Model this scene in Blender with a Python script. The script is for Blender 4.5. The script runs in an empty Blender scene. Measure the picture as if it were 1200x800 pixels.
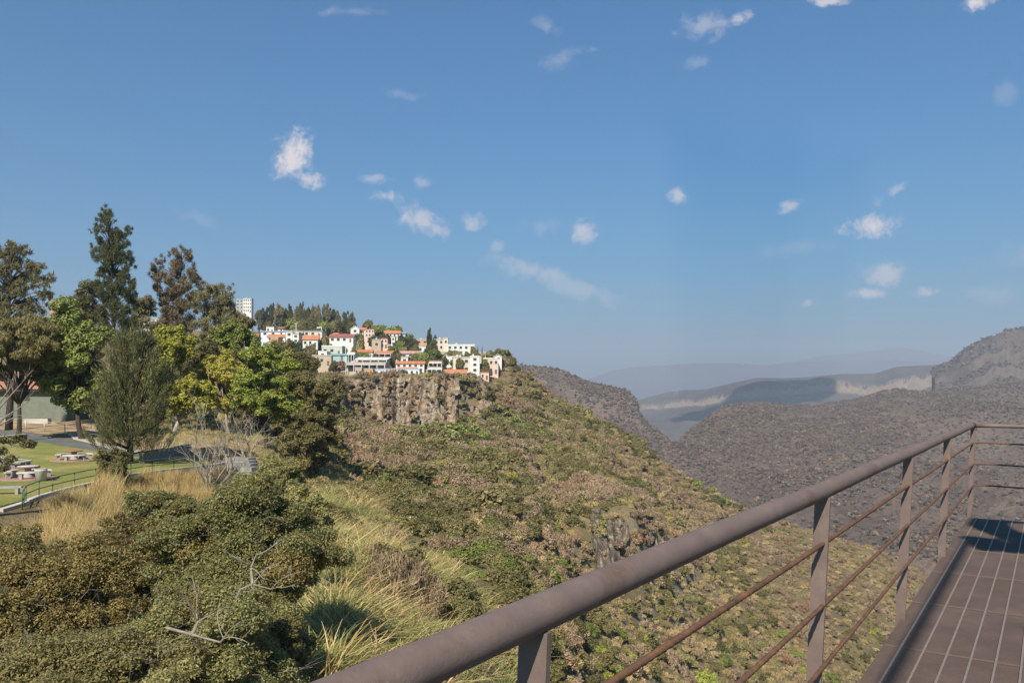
import bpy, math, random
import numpy as np
from mathutils import Vector
rng = np.random.default_rng(7)
random.seed(7)
R = math.radians
C = bpy.context.scene.collection
SC = bpy.context.scene
EYE = 1.54; HOR = 458.0; F = 960.0; CX = 600.0
SUN_EL, SUN_AZ = 42.0, 13.0            # elevation; compass direction the light travels to (from +Y towards +X)

def P(px, py, Y):
    """a real point at distance Y for a direction measured on the photograph"""
    return np.array([(px-CX)/F*Y, Y, EYE-(py-HOR)*Y/F])
def zof(py, Y): return EYE-(py-HOR)*Y/F

# ------------------------------------------------------------------ noise
def _h(ix, iy, iz, s):
    n = (ix*374761393 + iy*668265263 + iz*2147483647 + s*974634777) & 0xFFFFFFFF
    n = ((n ^ (n >> 13)) * 1274126177) & 0xFFFFFFFF
    n = ((n ^ (n >> 16)) * 2246822519) & 0xFFFFFFFF
    return ((n ^ (n >> 15)) & 0xFFFFFF)/float(0xFFFFFF)
def vnoise(p, s=0):
    p = np.asarray(p, float); i = np.floor(p).astype(np.int64); f = p-i; f = f*f*(3-2*f)
    o = 0
    for a in (0, 1):
        for b in (0, 1):
            for c in (0, 1):
                w = (f[..., 0] if a else 1-f[..., 0])*(f[..., 1] if b else 1-f[..., 1])*(f[..., 2] if c else 1-f[..., 2])
                o = o+w*_h(i[..., 0]+a, i[..., 1]+b, i[..., 2]+c, s)
    return o*2-1
def fbm(p, o=4, s=0, g=.5):
    p = np.asarray(p, float); t = 0; a = 1; n = 0
    for k in range(o):
        t = t+a*vnoise(p*2**k+k*17.3, s+k); n += a; a *= g
    return t/n

# ------------------------------------------------------------------ mesh building
def mesh_from(name, V, Fs, smooth=False):
    V = np.asarray(V, np.float32).reshape(-1, 3)
    m = bpy.data.meshes.new(name)
    Fs = [np.asarray(f, np.int32) for f in Fs if len(f)]
    m.vertices.add(len(V)); m.vertices.foreach_set('co', V.ravel())
    nl = sum(f.size for f in Fs); npg = sum(len(f) for f in Fs)
    m.loops.add(nl); m.polygons.add(npg)
    m.loops.foreach_set('vertex_index', np.concatenate([f.ravel() for f in Fs]))
    tot = np.concatenate([np.full(len(f), f.shape[1], np.int32) for f in Fs])
    st = np.concatenate([[0], np.cumsum(tot)[:-1]]).astype(np.int32)
    m.polygons.foreach_set('loop_start', st)
    m.polygons.foreach_set('loop_total', tot)
    m.polygons.foreach_set('use_smooth', np.full(npg, bool(smooth)))
    m.update(calc_edges=True); m.validate()
    return m

class MB:
    def __init__(s): s.V = []; s.Q = []; s.T = []; s.n = 0
    def add(s, V, Q=None, T=None):
        V = np.asarray(V, float).reshape(-1, 3)
        if Q is not None and len(Q): s.Q.append(np.asarray(Q)+s.n)
        if T is not None and len(T): s.T.append(np.asarray(T)+s.n)
        s.V.append(V); s.n += len(V)
        return s
    def box(s, c, d, yaw=0, M=None):
        x, y, z = np.asarray(d, float)/2
        v = np.array([[-x,-y,-z],[x,-y,-z],[x,y,-z],[-x,y,-z],[-x,-y,z],[x,-y,z],[x,y,z],[-x,y,z]])
        if M is not None: v = v@np.asarray(M)
        if yaw: v = rotz(v, yaw)
        return s.add(v+np.asarray(c), [[0,3,2,1],[4,5,6,7],[0,1,5,4],[1,2,6,5],[2,3,7,6],[3,0,4,7]])
    def tube(s, pts, rad, n=6, cap=True):
        pts = np.asarray(pts, float); k = len(pts)
        rad = np.full(k, rad) if np.isscalar(rad) else np.asarray(rad, float)
        t = np.gradient(pts, axis=0); t /= np.linalg.norm(t, axis=1)[:, None]+1e-9
        up = np.array([0, 0, 1.]) if abs(t[0][2]) < .9 else np.array([1., 0, 0])
        a = np.arange(n)*2*np.pi/n; V = []
        for i in range(k):
            b1 = np.cross(t[i], up); b1 /= np.linalg.norm(b1)+1e-9
            b2 = np.cross(b1, t[i]); up = b2
            V.append(pts[i]+rad[i]*(np.cos(a)[:, None]*b1+np.sin(a)[:, None]*b2))
        V = np.concatenate(V); Q = []
        for i in range(k-1):
            for j in range(n):
                j2 = (j+1) % n
                Q.append([i*n+j, i*n+j2, (i+1)*n+j2, (i+1)*n+j])
        T = []
        if cap:
            V = np.concatenate([V, pts[:1], pts[-1:]]); c0 = k*n
            for j in range(n):
                j2 = (j+1) % n
                T.append([c0, j2, j]); T.append([c0+1, (k-1)*n+j, (k-1)*n+j2])
        return s.add(V, Q, T)
    def lathe(s, c, prof, n=20):
        prof = np.asarray(prof, float); a = np.arange(n)*2*np.pi/n
        V = np.concatenate([np.stack([r*np.cos(a), r*np.sin(a), np.full(n, z)], 1) for r, z in prof])+np.asarray(c)
        Q = [[i*n+j, i*n+(j+1) % n, (i+1)*n+(j+1) % n, (i+1)*n+j] for i in range(len(prof)-1) for j in range(n)]
        return s.add(V, Q)
    def prism(s, poly, thick, axis=None):
        """closed extrusion of a planar 3-D polygon by the vector thick"""
        p = np.asarray(poly, float); k = len(p); q = p+np.asarray(thick); c = p.mean(0)
        V = np.concatenate([p, q, [c], [c+np.asarray(thick)]])
        Q = [[i, (i+1) % k, k+(i+1) % k, k+i] for i in range(k)]
        T = [[2*k, (i+1) % k, i] for i in range(k)]+[[2*k+1, k+i, k+(i+1) % k] for i in range(k)]
        return s.add(V, Q, T)
    def mesh(s, name, smooth=False):
        return mesh_from(name, np.concatenate(s.V), ([np.concatenate(s.Q)] if s.Q else [])+([np.concatenate(s.T)] if s.T else []), smooth)
    def build(s, name, mat, parent=None, smooth=False, loc=None):
        return link(name, s.mesh(name, smooth), mat, parent, loc)

def rotz(v, a):
    c, s_ = math.cos(a), math.sin(a)
    return np.asarray(v)@np.array([[c, s_, 0], [-s_, c, 0], [0, 0, 1]])
def link(name, me, mat=None, parent=None, loc=None):
    o = bpy.data.objects.new(name, me); C.objects.link(o)
    if mat is not None and me is not None and not me.materials: me.materials.append(mat)
    if parent is not None: o.parent = parent
    if loc is not None: o.location = [float(x) for x in loc]
    return o
def tag(o, label=None, cat=None, group=None, kind=None):
    if label: o['label'] = label
    if cat: o['category'] = cat
    if group: o['group'] = group
    if kind: o['kind'] = kind
    return o
def thing(name, label, cat, loc, group=None, rz=0):
    o = bpy.data.objects.new(name, None); C.objects.link(o)
    o.location = [float(x) for x in loc]; o.rotation_euler = (0, 0, rz); o.empty_display_size = .2
    return tag(o, label, cat, group)
def copy_tree(o, parent=None):
    c = o.copy(); C.objects.link(c); c.parent = parent
    for ch in list(o.children): copy_tree(ch, c)
    return c

# ------------------------------------------------------------------ materials
MATS = {}
class NT:
    def __init__(s, name):
        s.m = bpy.data.materials.new(name); s.m.use_nodes = True; s.t = s.m.node_tree; s.t.nodes.clear()
    def n(s, typ, **kw):
        nd = s.t.nodes.new(typ)
        for k, v in kw.items():
            if k.startswith('i_'):
                nd.inputs[k[2:].replace('_', ' ')].default_value = v
            else: setattr(nd, k, v)
        return nd
    def l(s, a, b): s.t.links.new(a, b)
def ramp(nt, fac, stops, interp='LINEAR'):
    r = nt.n('ShaderNodeValToRGB'); r.color_ramp.interpolation = interp
    e = r.color_ramp.elements
    while len(e) < len(stops): e.new(.5)
    for x, (p, c) in zip(e, stops):
        x.position = p; x.color = (*c, 1) if len(c) == 3 else c
    nt.l(fac, r.inputs[0]); return r.outputs[0]
def noise(nt, scale, detail=4, rough=.6, vec=None, dist=0):
    nd = nt.n('ShaderNodeTexNoise'); nd.inputs['Scale'].default_value = scale
    nd.inputs['Detail'].default_value = detail; nd.inputs['Roughness'].default_value = rough; nd.inputs['Distortion'].default_value = dist
    if vec is None:
        vec = nt.n('ShaderNodeTexCoord').outputs['Object']
    nt.l(vec, nd.inputs['Vector']); return nd.outputs['Fac']
def mixc(nt, fac, a, b, mode='MIX'):
    m = nt.n('ShaderNodeMix', data_type='RGBA', blend_type=mode)
    for sock, v in ((m.inputs[0], fac), (m.inputs[6], a), (m.inputs[7], b)):
        if hasattr(v, 'is_linked'): nt.l(v, sock)
        else: sock.default_value = v if not isinstance(v, tuple) else ((*v, 1) if len(v) == 3 else v)
    return m.outputs[2]
def math_(nt, op, a, b=None, c=None):
    m = nt.n('ShaderNodeMath', operation=op)
    for i, v in enumerate((a, b, c)):
        if v is None: continue
        if hasattr(v, 'is_linked'): nt.l(v, m.inputs[i])
        else: m.inputs[i].default_value = v
    return m.outputs[0]
def finish(nt, col, rough=.8, spec=.3, metal=0, bump=None, bstr=.3, bdist=.05):
    b = nt.n('ShaderNodeBsdfPrincipled')
    if hasattr(col, 'is_linked'): nt.l(col, b.inputs['Base Color'])
    else: b.inputs['Base Color'].default_value = (*col, 1)
    if hasattr(rough, 'is_linked'): nt.l(rough, b.inputs['Roughness'])
    else: b.inputs['Roughness'].default_value = rough
    b.inputs['Specular IOR Level'].default_value = spec; b.inputs['Metallic'].default_value = metal
    if bump is not None:
        bn = nt.n('ShaderNodeBump'); bn.inputs['Strength'].default_value = bstr; bn.inputs['Distance'].default_value = bdist
        nt.l(bump, bn.inputs['Height']); nt.l(bn.outputs[0], b.inputs['Normal'])
    o = nt.n('ShaderNodeOutputMaterial'); nt.l(b.outputs[0], o.inputs[0])
    return nt.m

LEAFK = 1.85
def leaf_mat(name, cols, trans=.46, rough=.6):
    """cols: list of albedo colours a leaf may have"""
    if name in MATS: return MATS[name]
    nt = NT(name)
    g = nt.n('ShaderNodeNewGeometry'); oi = nt.n('ShaderNodeObjectInfo')
    r = math_(nt, 'ADD', math_(nt, 'MULTIPLY', g.outputs['Random Per Island'], .62), math_(nt, 'MULTIPLY', oi.outputs['Random'], .38))
    k = len(cols); cols = [tuple(min(.6, v*LEAFK) for v in c) for c in cols]
    col = ramp(nt, r, [((i+.5)/k, c) for i, c in enumerate(cols)])
    b = nt.n('ShaderNodeBsdfPrincipled'); nt.l(col, b.inputs['Base Color'])
    b.inputs['Roughness'].default_value = rough; b.inputs['Specular IOR Level'].default_value = .25
    t = nt.n('ShaderNodeBsdfTranslucent'); nt.l(col, t.inputs['Color'])
    mx = nt.n('ShaderNodeMixShader'); mx.inputs[0].default_value = trans
    nt.l(b.outputs[0], mx.inputs[1]); nt.l(t.outputs[0], mx.inputs[2])
    o = nt.n('ShaderNodeOutputMaterial'); nt.l(mx.outputs[0], o.inputs[0])
    MATS[name] = nt.m; return nt.m
def paint(name, c, rough=.75, var=.12, scale=.6, spec=.25):
    if name in MATS: return MATS[name]
    nt = NT(name)
    f = noise(nt, scale, 5, .65)
    d = tuple(x*(1-var*1.6) for x in c); u = tuple(min(1, x*(1+var)) for x in c)
    MATS[name] = finish(nt, ramp(nt, f, [(.3, d), (.55, c), (.8, u)]), rough, spec, bump=noise(nt, scale*12, 3), bstr=.15, bdist=.01)
    return MATS[name]
def bark_mat(name, c):
    if name in MATS: return MATS[name]
    nt = NT(name); f = noise(nt, 6, 5, .7)
    MATS[name] = finish(nt, ramp(nt, f, [(.3, tuple(x*.55 for x in c)), (.7, c)]), .9, .1, bump=f, bstr=.6, bdist=.02)
    return MATS[name]

LEAF = dict(
 olive   = leaf_mat('leaf_olive', [(.047,.048,.018),(.088,.081,.032),(.133,.115,.045),(.175,.147,.06)]),
 bushfg  = leaf_mat('leaf_grey_olive', [(.055,.057,.022),(.12,.117,.044),(.195,.182,.072),(.28,.25,.105)]),
 bronze  = leaf_mat('leaf_bronze', [(.06,.047,.017),(.125,.097,.034),(.19,.15,.054),(.26,.205,.085)]),
 dark    = leaf_mat('leaf_dark', [(.022,.030,.014),(.04,.05,.02),(.07,.072,.028),(.10,.09,.04)]),
 casu    = leaf_mat('leaf_casuarina', [(.04,.042,.02),(.075,.07,.032),(.11,.095,.045),(.15,.125,.06)], .15),
 brown   = leaf_mat('leaf_brown_casuarina', [(.045,.036,.02),(.08,.062,.033),(.12,.09,.05),(.15,.115,.065)], .15),
 feather = leaf_mat('leaf_feather', [(.028,.033,.013),(.06,.062,.024),(.095,.09,.036),(.135,.122,.052)], .15),
 green   = leaf_mat('leaf_green', [(.045,.056,.014),(.085,.10,.024),(.13,.147,.038),(.18,.19,.055)], .3),
 bright  = leaf_mat('leaf_bright', [(.085,.10,.018),(.15,.17,.03),(.205,.22,.045),(.25,.25,.06)], .35),
 yellow  = leaf_mat('leaf_yellow', [(.10,.11,.018),(.17,.17,.028),(.23,.215,.04),(.26,.22,.055)], .35),
 scrubg  = leaf_mat('leaf_scrub_green', [(.055,.053,.021),(.098,.087,.034),(.145,.122,.05),(.19,.153,.07)], .2),
 scrubb  = leaf_mat('leaf_scrub_brown', [(.09,.064,.04),(.13,.093,.057),(.17,.122,.075),(.21,.155,.097)], .15),
 scrubt  = leaf_mat('leaf_scrub_tan', [(.13,.098,.046),(.185,.14,.066),(.24,.18,.085),(.29,.22,.11)], .15),
 scrubr  = leaf_mat('leaf_scrub_rust', [(.12,.07,.042),(.165,.10,.06),(.21,.135,.08)], .15),
 purple  = leaf_mat('leaf_far_scrub', [(.07,.052,.041),(.085,.063,.049),(.10,.076,.058),(.12,.09,.068)], .1),
 far_g   = leaf_mat('leaf_far_green', [(.05,.05,.03),(.07,.068,.038),(.095,.09,.05)], .1),
 reed    = leaf_mat('reed_blade', [(.085,.10,.034),(.145,.15,.05),(.21,.20,.073),(.30,.265,.115)], .3),
 straw   = leaf_mat('straw_blade', [(.17,.115,.045),(.24,.17,.068),(.32,.23,.10),(.38,.285,.14)], .3),
)
BARK = dict(brown=bark_mat('bark_brown', (.13,.10,.075)), grey=bark_mat('bark_grey', (.30,.26,.21)), pale=bark_mat('bark_pale', (.42,.36,.29)), dark=bark_mat('bark_dark', (.07,.055,.042)))

# ------------------------------------------------------------------ the canyon side: one loft of ground profiles
COLS = {}
def col(px, knots, z8=None, tail=None):
    k = [(Y, zof(py, Y)) for py, Y in knots]
    Yc, zc = k[-1]
    tail = tail or [(Yc*1.06, zc-18), (Yc*1.25, zc-90), (Yc*1.8, zc-230), (Yc*2.4, -420)]
    COLS[px] = k+tail
def colz(px, knots, tail): COLS[px] = list(knots)+list(tail)
FLAT = [(800, 47), (1300, 50), (2000, 40), (2600, -420)]
for px in (-1500, -700, -150):
    colz(px, [(3, -8.2), (14, -7.2), (31, -5.9), (36, -4.3), (66, -4.1), (92, -3.4), (130, -1.9), (340, 6), (600, 44)], FLAT)
colz(60, [(3, -8.4), (14, -7.4), (39, -6.3), (46, -4.4), (70, -4.15), (92, -3.4), (130, -1.9), (340, 6), (600, 44)], FLAT)
colz(150, [(3, -8.6), (14, -7.8), (47, -6.4), (56, -4.45), (70, -4.3), (92, -3.6), (130, -2.0), (340, 6), (600, 45)], FLAT)
colz(240, [(3, -9), (14, -8.2), (57, -6.6), (65, -4.6), (74, -4.5), (94, -3.9), (135, -2.2), (340, 6.4), (600, 47)], FLAT)
colz(310, [(3, -9), (14, -8.6), (60, -7.2), (71, -5.4), (80, -5.2), (98, -4.8), (150, -3.2), (340, 7), (600, 46)], FLAT)
def colm(px, knots, crest, tail=None):
    """nine knots: hidden foot, then eight measured (py, Y)"""
    col(px, [(458+960*(EYE+9.3)/3, 3)]+knots+[crest], tail=tail)
colm(365, [(830, 17), (720, 29), (640, 48), (585, 80), (545, 118), (500, 200), (447, 343)], (386, 600), tail=FLAT)
colm(410, [(830, 20), (715, 32), (635, 58), (590, 90), (550, 150), (492, 332), (444, 345)], (388, 560), tail=FLAT)
colm(450, [(830, 21), (715, 34), (635, 62), (595, 95), (552, 160), (505, 334), (442, 347)], (398, 520), tail=[(700, 32), (1000, 20), (1400, -60), (2000, -420)])
colm(520, [(830, 24), (715, 40), (640, 72), (600, 105), (558, 180), (505, 335), (440, 352)], (413, 455), tail=[(560, 10), (800, -60), (1100, -200), (1500, -420)])
colm(560, [(830, 26), (715, 44), (645, 80), (602, 115), (558, 195), (500, 342), (447, 364)], (420, 440))
colm(592, [(830, 28), (720, 48), (650, 86), (605, 125), (555, 215), (492, 345), (455, 382)], (414, 432))
colm(612, [(830, 32), (730, 56), (660, 94), (612, 135), (562, 220), (500, 340), (465, 388)], (434, 430))
colm(654, [(830, 50), (735, 82), (675, 122), (625, 178), (578, 240), (530, 312), (498, 370)], (467, 425))
colm(678, [(830, 68), (750, 105), (685, 158), (610, 178), (575, 235), (540, 300), (510, 362)], (482, 423))
colm(700, [(830, 78), (755, 116), (678, 166), (597, 184), (570, 235), (545, 290), (520, 355)], (493, 420))
colm(744, [(830, 100), (755, 142), (670, 178), (590, 192), (578, 240), (560, 295), (537, 360)], (511, 415))
colm(779, [(830, 122), (760, 160), (690, 195), (625, 215), (605, 260), (585, 315), (564, 365)], (543, 407))
colm(826, [(830, 150), (760, 190), (705, 230), (662, 262), (635, 300), (612, 335), (590, 370)], (571, 402))
colm(857, [(830, 168), (765, 208), (715, 248), (675, 282), (648, 315), (625, 345), (605, 373)], (588, 398))
colm(900, [(835, 190), (775, 230), (728, 268), (692, 300), (664, 328), (642, 352), (625, 375)], (610, 396))
colm(952, [(840, 210), (780, 248), (735, 282), (700, 310), (672, 336), (652, 358), (635, 378)], (621, 395))
colm(1016, [(850, 235), (790, 268), (748, 298), (714, 322), (688, 345), (668, 362), (652, 378)], (639, 393))
colm(1088, [(870, 262), (815, 290), (778, 312), (748, 333), (724, 352), (704, 367), (688, 380)], (677, 391))
colm(1200, [(900, 280), (860, 300), (830, 318), (805, 335), (785, 352), (768, 366), (755, 378)], (745, 388))
colm(1700, [(1200, 280), (1150, 300), (1120, 318), (1090, 335), (1070, 350), (1050, 362), (1040, 374)], (1030, 384))
colm(2600, [(1600, 280), (1550, 300), (1520, 318), (1490, 335), (1470, 350), (1450, 362), (1440, 374)], (1430, 384))

KEYS = sorted(COLS); NK = 13
GPX = np.concatenate([np.arange(-1500, -200, 50), np.arange(-200, 1300, 4.), np.arange(1300, 2601, 50)])
SEG = [10, 14, 16, 14, 18, 22, 26, 26, 14, 8, 6, 4]
def col_at(px):
    j = max(0, min(len(KEYS)-2, np.searchsorted(KEYS, px)-1)); a, b = KEYS[j], KEYS[j+1]
    f = min(1, max(0, (px-a)/(b-a))); f = f*f*(3-2*f)*.5+f*.5
    return np.array(COLS[a])*(1-f)+np.array(COLS[b])*f
ROWF = np.concatenate([np.arange(n)/n+i for i, n in enumerate(SEG)]+[[NK-1.]])
GY = np.zeros((len(GPX), len(ROWF))); GZ = GY.copy()
for i, px in enumerate(GPX):
    k = col_at(px)
    GY[i] = np.interp(ROWF, np.arange(NK), k[:, 0]); GZ[i] = np.interp(ROWF, np.arange(NK), k[:, 1])
seg = (ROWF > 7) & (ROWF < 8); ff = ROWF[seg]-7; i7, i8 = int(np.argmin(np.abs(ROWF-7))), int(np.argmin(np.abs(ROWF-8)))
for i in np.nonzero((GPX > 300) & (GPX < 604))[0]:            # the village shelf stays low by the rim, then climbs
    w_ = min(1, (GPX[i]-300)/40, (604-GPX[i])/16); GZ[i, seg] = GZ[i, i7]+(GZ[i, i8]-GZ[i, i7])*((1-w_)*ff+w_*ff**1.75)
for it in range(2):
    for A in (GY, GZ):
        A[1:-1, 1:-1] = .4*A[1:-1, 1:-1]+.15*(A[:-2, 1:-1]+A[2:, 1:-1]+A[1:-1, :-2]+A[1:-1, 2:])
GX = (GPX[:, None]-CX)/F*GY
flat = np.clip((GPX[:, None]-330)/60, 0, 1)*np.ones_like(GY)          # the park terrace stays smooth
flat = np.maximum(flat, np.clip((GY-150)/80, 0, 1))
amp = np.clip(GY*.008, .12, 2.6)*(.12+.88*flat)
GZ += amp*fbm(np.stack([GX, GY, GZ*0], -1)/np.clip(GY*.09, 4, 34)[..., None]*1.0, 3, 5)
def grid_q(nu, nv):
    a = np.arange(nu*nv).reshape(nu, nv)
    return np.stack([a[:-1, :-1], a[1:, :-1], a[1:, 1:], a[:-1, 1:]], -1).reshape(-1, 4)
def gz(px, Y):
    i = np.clip(np.searchsorted(GPX, px)-1, 0, len(GPX)-2); f = (px-GPX[i])/(GPX[i+1]-GPX[i])
    return (1-f)*np.interp(Y, GY[i], GZ[i])+f*np.interp(Y, GY[i+1], GZ[i+1])
def gxy(x, y): return gz(CX+F*x/y, y)
def ground_pt(px, Y): return np.array([(px-CX)/F*Y, Y, gz(px, Y)])
def hit(px, py, ymin=0):
    """the nearest ground point seen in a direction"""
    Ys = np.geomspace(max(8, ymin), 560, 700)
    z = np.array([gz(px, y) for y in Ys]); line = EYE-(py-HOR)*Ys/F
    k = np.nonzero(z >= line)[0]
    Y = Ys[k[0]] if len(k) else 400
    return np.array([(px-CX)/F*Y, Y, gz(px, Y)])

nt = NT('hillside_soil')
co = nt.n('ShaderNodeTexCoord').outputs['Object']
f1 = noise(nt, .035, 6, .62, co); f2 = noise(nt, .25, 6, .7, co); f3 = noise(nt, 2.2, 5, .7, co)
grass = ramp(nt, f2, [(.3, (.12,.09,.04)), (.5, (.19,.14,.07)), (.62, (.25,.185,.09)), (.75, (.31,.235,.12))])
soil = ramp(nt, f2, [(.3, (.085,.07,.035)), (.55, (.15,.11,.065)), (.75, (.21,.15,.09))])
c = mixc(nt, ramp(nt, f1, [(.40, (0,)*3), (.6, (1,)*3)]), soil, grass)
c = mixc(nt, ramp(nt, f3, [(.45, (0,)*3), (.7, (.75,)*3)]), c, (.09,.085,.035))
ge = nt.n('ShaderNodeNewGeometry'); sx = nt.n('ShaderNodeSeparateXYZ'); nt.l(ge.outputs['True Normal'], sx.inputs[0])
steep = ramp(nt, math_(nt, 'ADD', sx.outputs[2], math_(nt, 'MULTIPLY', math_(nt, 'SUBTRACT', f2, .5), .8)), [(.46, (1,)*3), (.66, (0,)*3)])
rockc = ramp(nt, f3, [(.3, (.10,.09,.075)), (.6, (.26,.22,.175)), (.8, (.36,.30,.23))])
c = mixc(nt, steep, c, rockc)
HILLM = finish(nt, c, .95, .1, bump=f3, bstr=.8, bdist=.3)
V = np.stack([GX, GY, GZ], -1).reshape(-1, 3)
o = link('hillside', mesh_from('hillside', V, [grid_q(*GX.shape)], True), HILLM); tag(o, kind='structure')

# canyon bottom: one sheet to the horizon
nt = NT('canyon_floor'); f = noise(nt, .004, 8, .65)
GRM = finish(nt, ramp(nt, f, [(.3, (.12,.09,.07)), (.55, (.17,.13,.10)), (.75, (.22,.18,.12))]), .95, .1)
MB().add([[-17000,-1500,-400],[17000,-1500,-400],[17000,16800,-400],[-17000,16800,-400]], [[0,1,2,3]]).build('ground', GRM)
tag(bpy.data.objects['ground'], kind='structure')

# ------------------------------------------------------------------ mountains across the canyon
def mountain_mat(name, dark, mid, light, cliff, scale=1.):
    nt = NT(name); co = nt.n('ShaderNodeTexCoord').outputs['Object']
    f1 = noise(nt, .005*scale, 6, .68, co); f2 = noise(nt, .03*scale, 7, .72, co); f3 = noise(nt, .13*scale, 4, .7, co)
    c = ramp(nt, f2, [(.32, dark), (.5, mid), (.68, light)])
    c = mixc(nt, ramp(nt, f1, [(.44, (0,)*3), (.6, (.75,)*3)]), c, light)
    c = mixc(nt, ramp(nt, f3, [(.48, (0,)*3), (.62, (.7,)*3)]), c, dark)
    c = mixc(nt, ramp(nt, noise(nt, .018*scale, 6, .72, co), [(.60, (0,)*3), (.68, (.7,)*3)]), c, tuple(x*.85 for x in cliff))
    ge = nt.n('ShaderNodeNewGeometry'); s = nt.n('ShaderNodeSeparateXYZ'); nt.l(ge.outputs['Normal'], s.inputs[0])
    mp = nt.n('ShaderNodeMapping'); nt.l(co, mp.inputs[0]); mp.inputs['Scale'].default_value = (1, 1, .22)
    fv = noise(nt, .06*scale, 6, .75, mp.outputs[0])
    k = ramp(nt, math_(nt, 'ADD', s.outputs[2], math_(nt, 'MULTIPLY', math_(nt, 'SUBTRACT', fv, .5), 1.5)), [(.52, (1,)*3), (.64, (0,)*3)])
    cc = ramp(nt, fv, [(.3, tuple(x*.45 for x in cliff)), (.5, tuple(x*.8 for x in cliff)), (.7, cliff)])
    c = mixc(nt, k, c, cc)
    return finish(nt, c, .95, .08, bump=f3, bstr=1, bdist=5/scale)

def mountain(name, mat, crest, foot, prof, back=1.25, backdrop=160, amp=20, wl=160, nu=260, seed=0, gully=0, skyamp=None):
    """crest/foot: [(px, py, Y)]; prof: [(s, h)] how height rises from foot (0) to crest (1) along the way s"""
    crest = np.array(crest, float); foot = np.array(foot, float)
    px = np.linspace(crest[0, 0], crest[-1, 0], nu)
    def at(a, p): return np.interp(p, a[:, 0], a[:, 1]), np.interp(p, a[:, 0], a[:, 2])
    cpy, cY = at(crest, px); fpy, fY = at(foot, px)
    ker = np.hanning(7); ker /= ker.sum()
    sm = lambda a: np.convolve(np.pad(a, 3, 'edge'), ker, 'valid')
    cY = sm(sm(cY)); fY = sm(sm(fY)); fpy = sm(fpy)
    cz = EYE-(cpy-HOR)*cY/F; fz = EYE-(fpy-HOR)*fY/F
    prof = np.array(prof, float); sv = np.unique(np.concatenate([np.linspace(0, 1, 70), prof[:, 0]])); hv = np.interp(sv, prof[:, 0], prof[:, 1])
    Y = fY[:, None]+(cY-fY)[:, None]*sv; Z = fz[:, None]+(cz-fz)[:, None]*hv
    bs = np.array([.06, .2, .5, 1.]); Yb = cY[:, None]*(1+(back-1)*bs); Zb = cz[:, None]-backdrop*bs**1.3
    Y0 = fY[:, None]*np.array([.8, .9]); Z0 = np.stack([np.full(nu, -420.), (fz-420)/2], 1)
    Y = np.concatenate([Y0, Y, Yb], 1); Z = np.concatenate([Z0, Z, Zb], 1)
    X = (px-CX)[:, None]/F*Y
    n = fbm(np.stack([X, Y, Z*0], -1)/wl, 5, seed, .55)
    w = np.ones(Y.shape[1]); sf = np.concatenate([[1, 1], sv, [1, 1, 1, 1]])
    w = np.where(sf > .93, 1-(sf-.93)/.07*(1-(.2 if skyamp is None else skyamp)), 1)
    Z = Z+amp*n*w
    if gully:
        g = -np.abs(fbm(np.stack([X/(wl*.9), Y/(wl*3), Z*0], -1), 4, seed+31))
        Z = Z+gully*(g+.2)*w*np.minimum(1, 3*(1-sf))
        Y = Y+gully*.6*fbm(np.stack([X/(wl*.35), Z/(wl*1.5), Y*0], -1), 3, seed+77)*np.minimum(1, 6*(1-sf))
    o = link(name, mesh_from(name, np.stack([X, Y, Z], -1).reshape(-1, 3), [grid_q(*X.shape)], True), mat)
    return tag(o, kind='structure'), X, Y, Z

MM1 = mountain_mat('mountain_scrub', (.066,.049,.039), (.105,.077,.059), (.16,.118,.087), (.21,.165,.125))
MMJ = mountain_mat('crag_scrub_ground', (.05,.042,.038), (.08,.064,.054), (.125,.098,.078), (.155,.122,.096), 1.3)
MM2 = mountain_mat('mesa_scrub', (.045,.042,.04), (.075,.067,.06), (.12,.10,.085), (.29,.22,.16), .6)
MM3 = mountain_mat('range_scrub', (.03,.036,.042), (.045,.05,.056), (.065,.066,.07), (.14,.13,.12), .25)
SCATTER = []
# broad scrub-covered ridge on the right
G = mountain('ridge', MM1,
  [(740,575,1350),(770,540,1400),(783,528,1450),(804,509,1600),(833,488,1750),(858,475,1850),(887,472,1900),(950,474,2000),(1000,467,2050),(1033,457,2100),(1054,454,2100),(1075,458,2100),(1096,457,2150),(1117,453,2200),(1158,451,2250),(1200,446,2300),(1300,425,2300),(1500,400,2300),(2100,380,2200)],
  [(740,640,1100),(800,660,900),(900,690,760),(1050,700,720),(1200,700,720),(1500,760,700),(2100,800,700)],
  [(0,0),(.18,.2),(.4,.36),(.52,.56),(.72,.74),(.88,.93),(1,1)], amp=34, wl=330, nu=420, seed=3, gully=120, backdrop=120)
# flat-topped mountain on the left behind the near slope
H = mountain('mountain', MM1,
  [(300,415,1900),(480,416,1900),(560,421,1880),(607,428,1850),(629,429,1830),(663,434,1800),(685,446,1780),(710,451,1760),(735,457,1740),(747,470,1720),(751,486,1700),(760,497,1690),(779,510,1680),(800,528,1640),(830,560,1600)],
  [(300,600,1200),(607,600,1200),(700,600,1200),(760,590,1300),(800,575,1400),(830,590,1450)],
  [(0,0),(.3,.26),(.6,.52),(.80,.70),(.87,.90),(1,1)], amp=22, wl=190, nu=220, seed=11, gully=24)
# long mesa in the middle distance
I = mountain('mesa', MM2,
  [(690,480,5600),(745,469,5400),(754,467,5300),(783,459,5200),(825,457,5000),(867,447,4900),(887,443,4800),(925,443,4700),(950,442,4700),(987,438,4600),(1025,438,4500),(1050,430,4400),(1100,427,4300),(1121,421,4300),(1250,410,4300)],
  [(690,505,4000),(760,508,3600),(860,505,3300),(1000,500,3200),(1250,495,3200)],
  [(0,0),(.35,.22),(.6,.42),(.72,.50),(.735,.80),(.9,.93),(1,1)], amp=42, wl=420, nu=300, seed=21, gully=50, backdrop=300)
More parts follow.
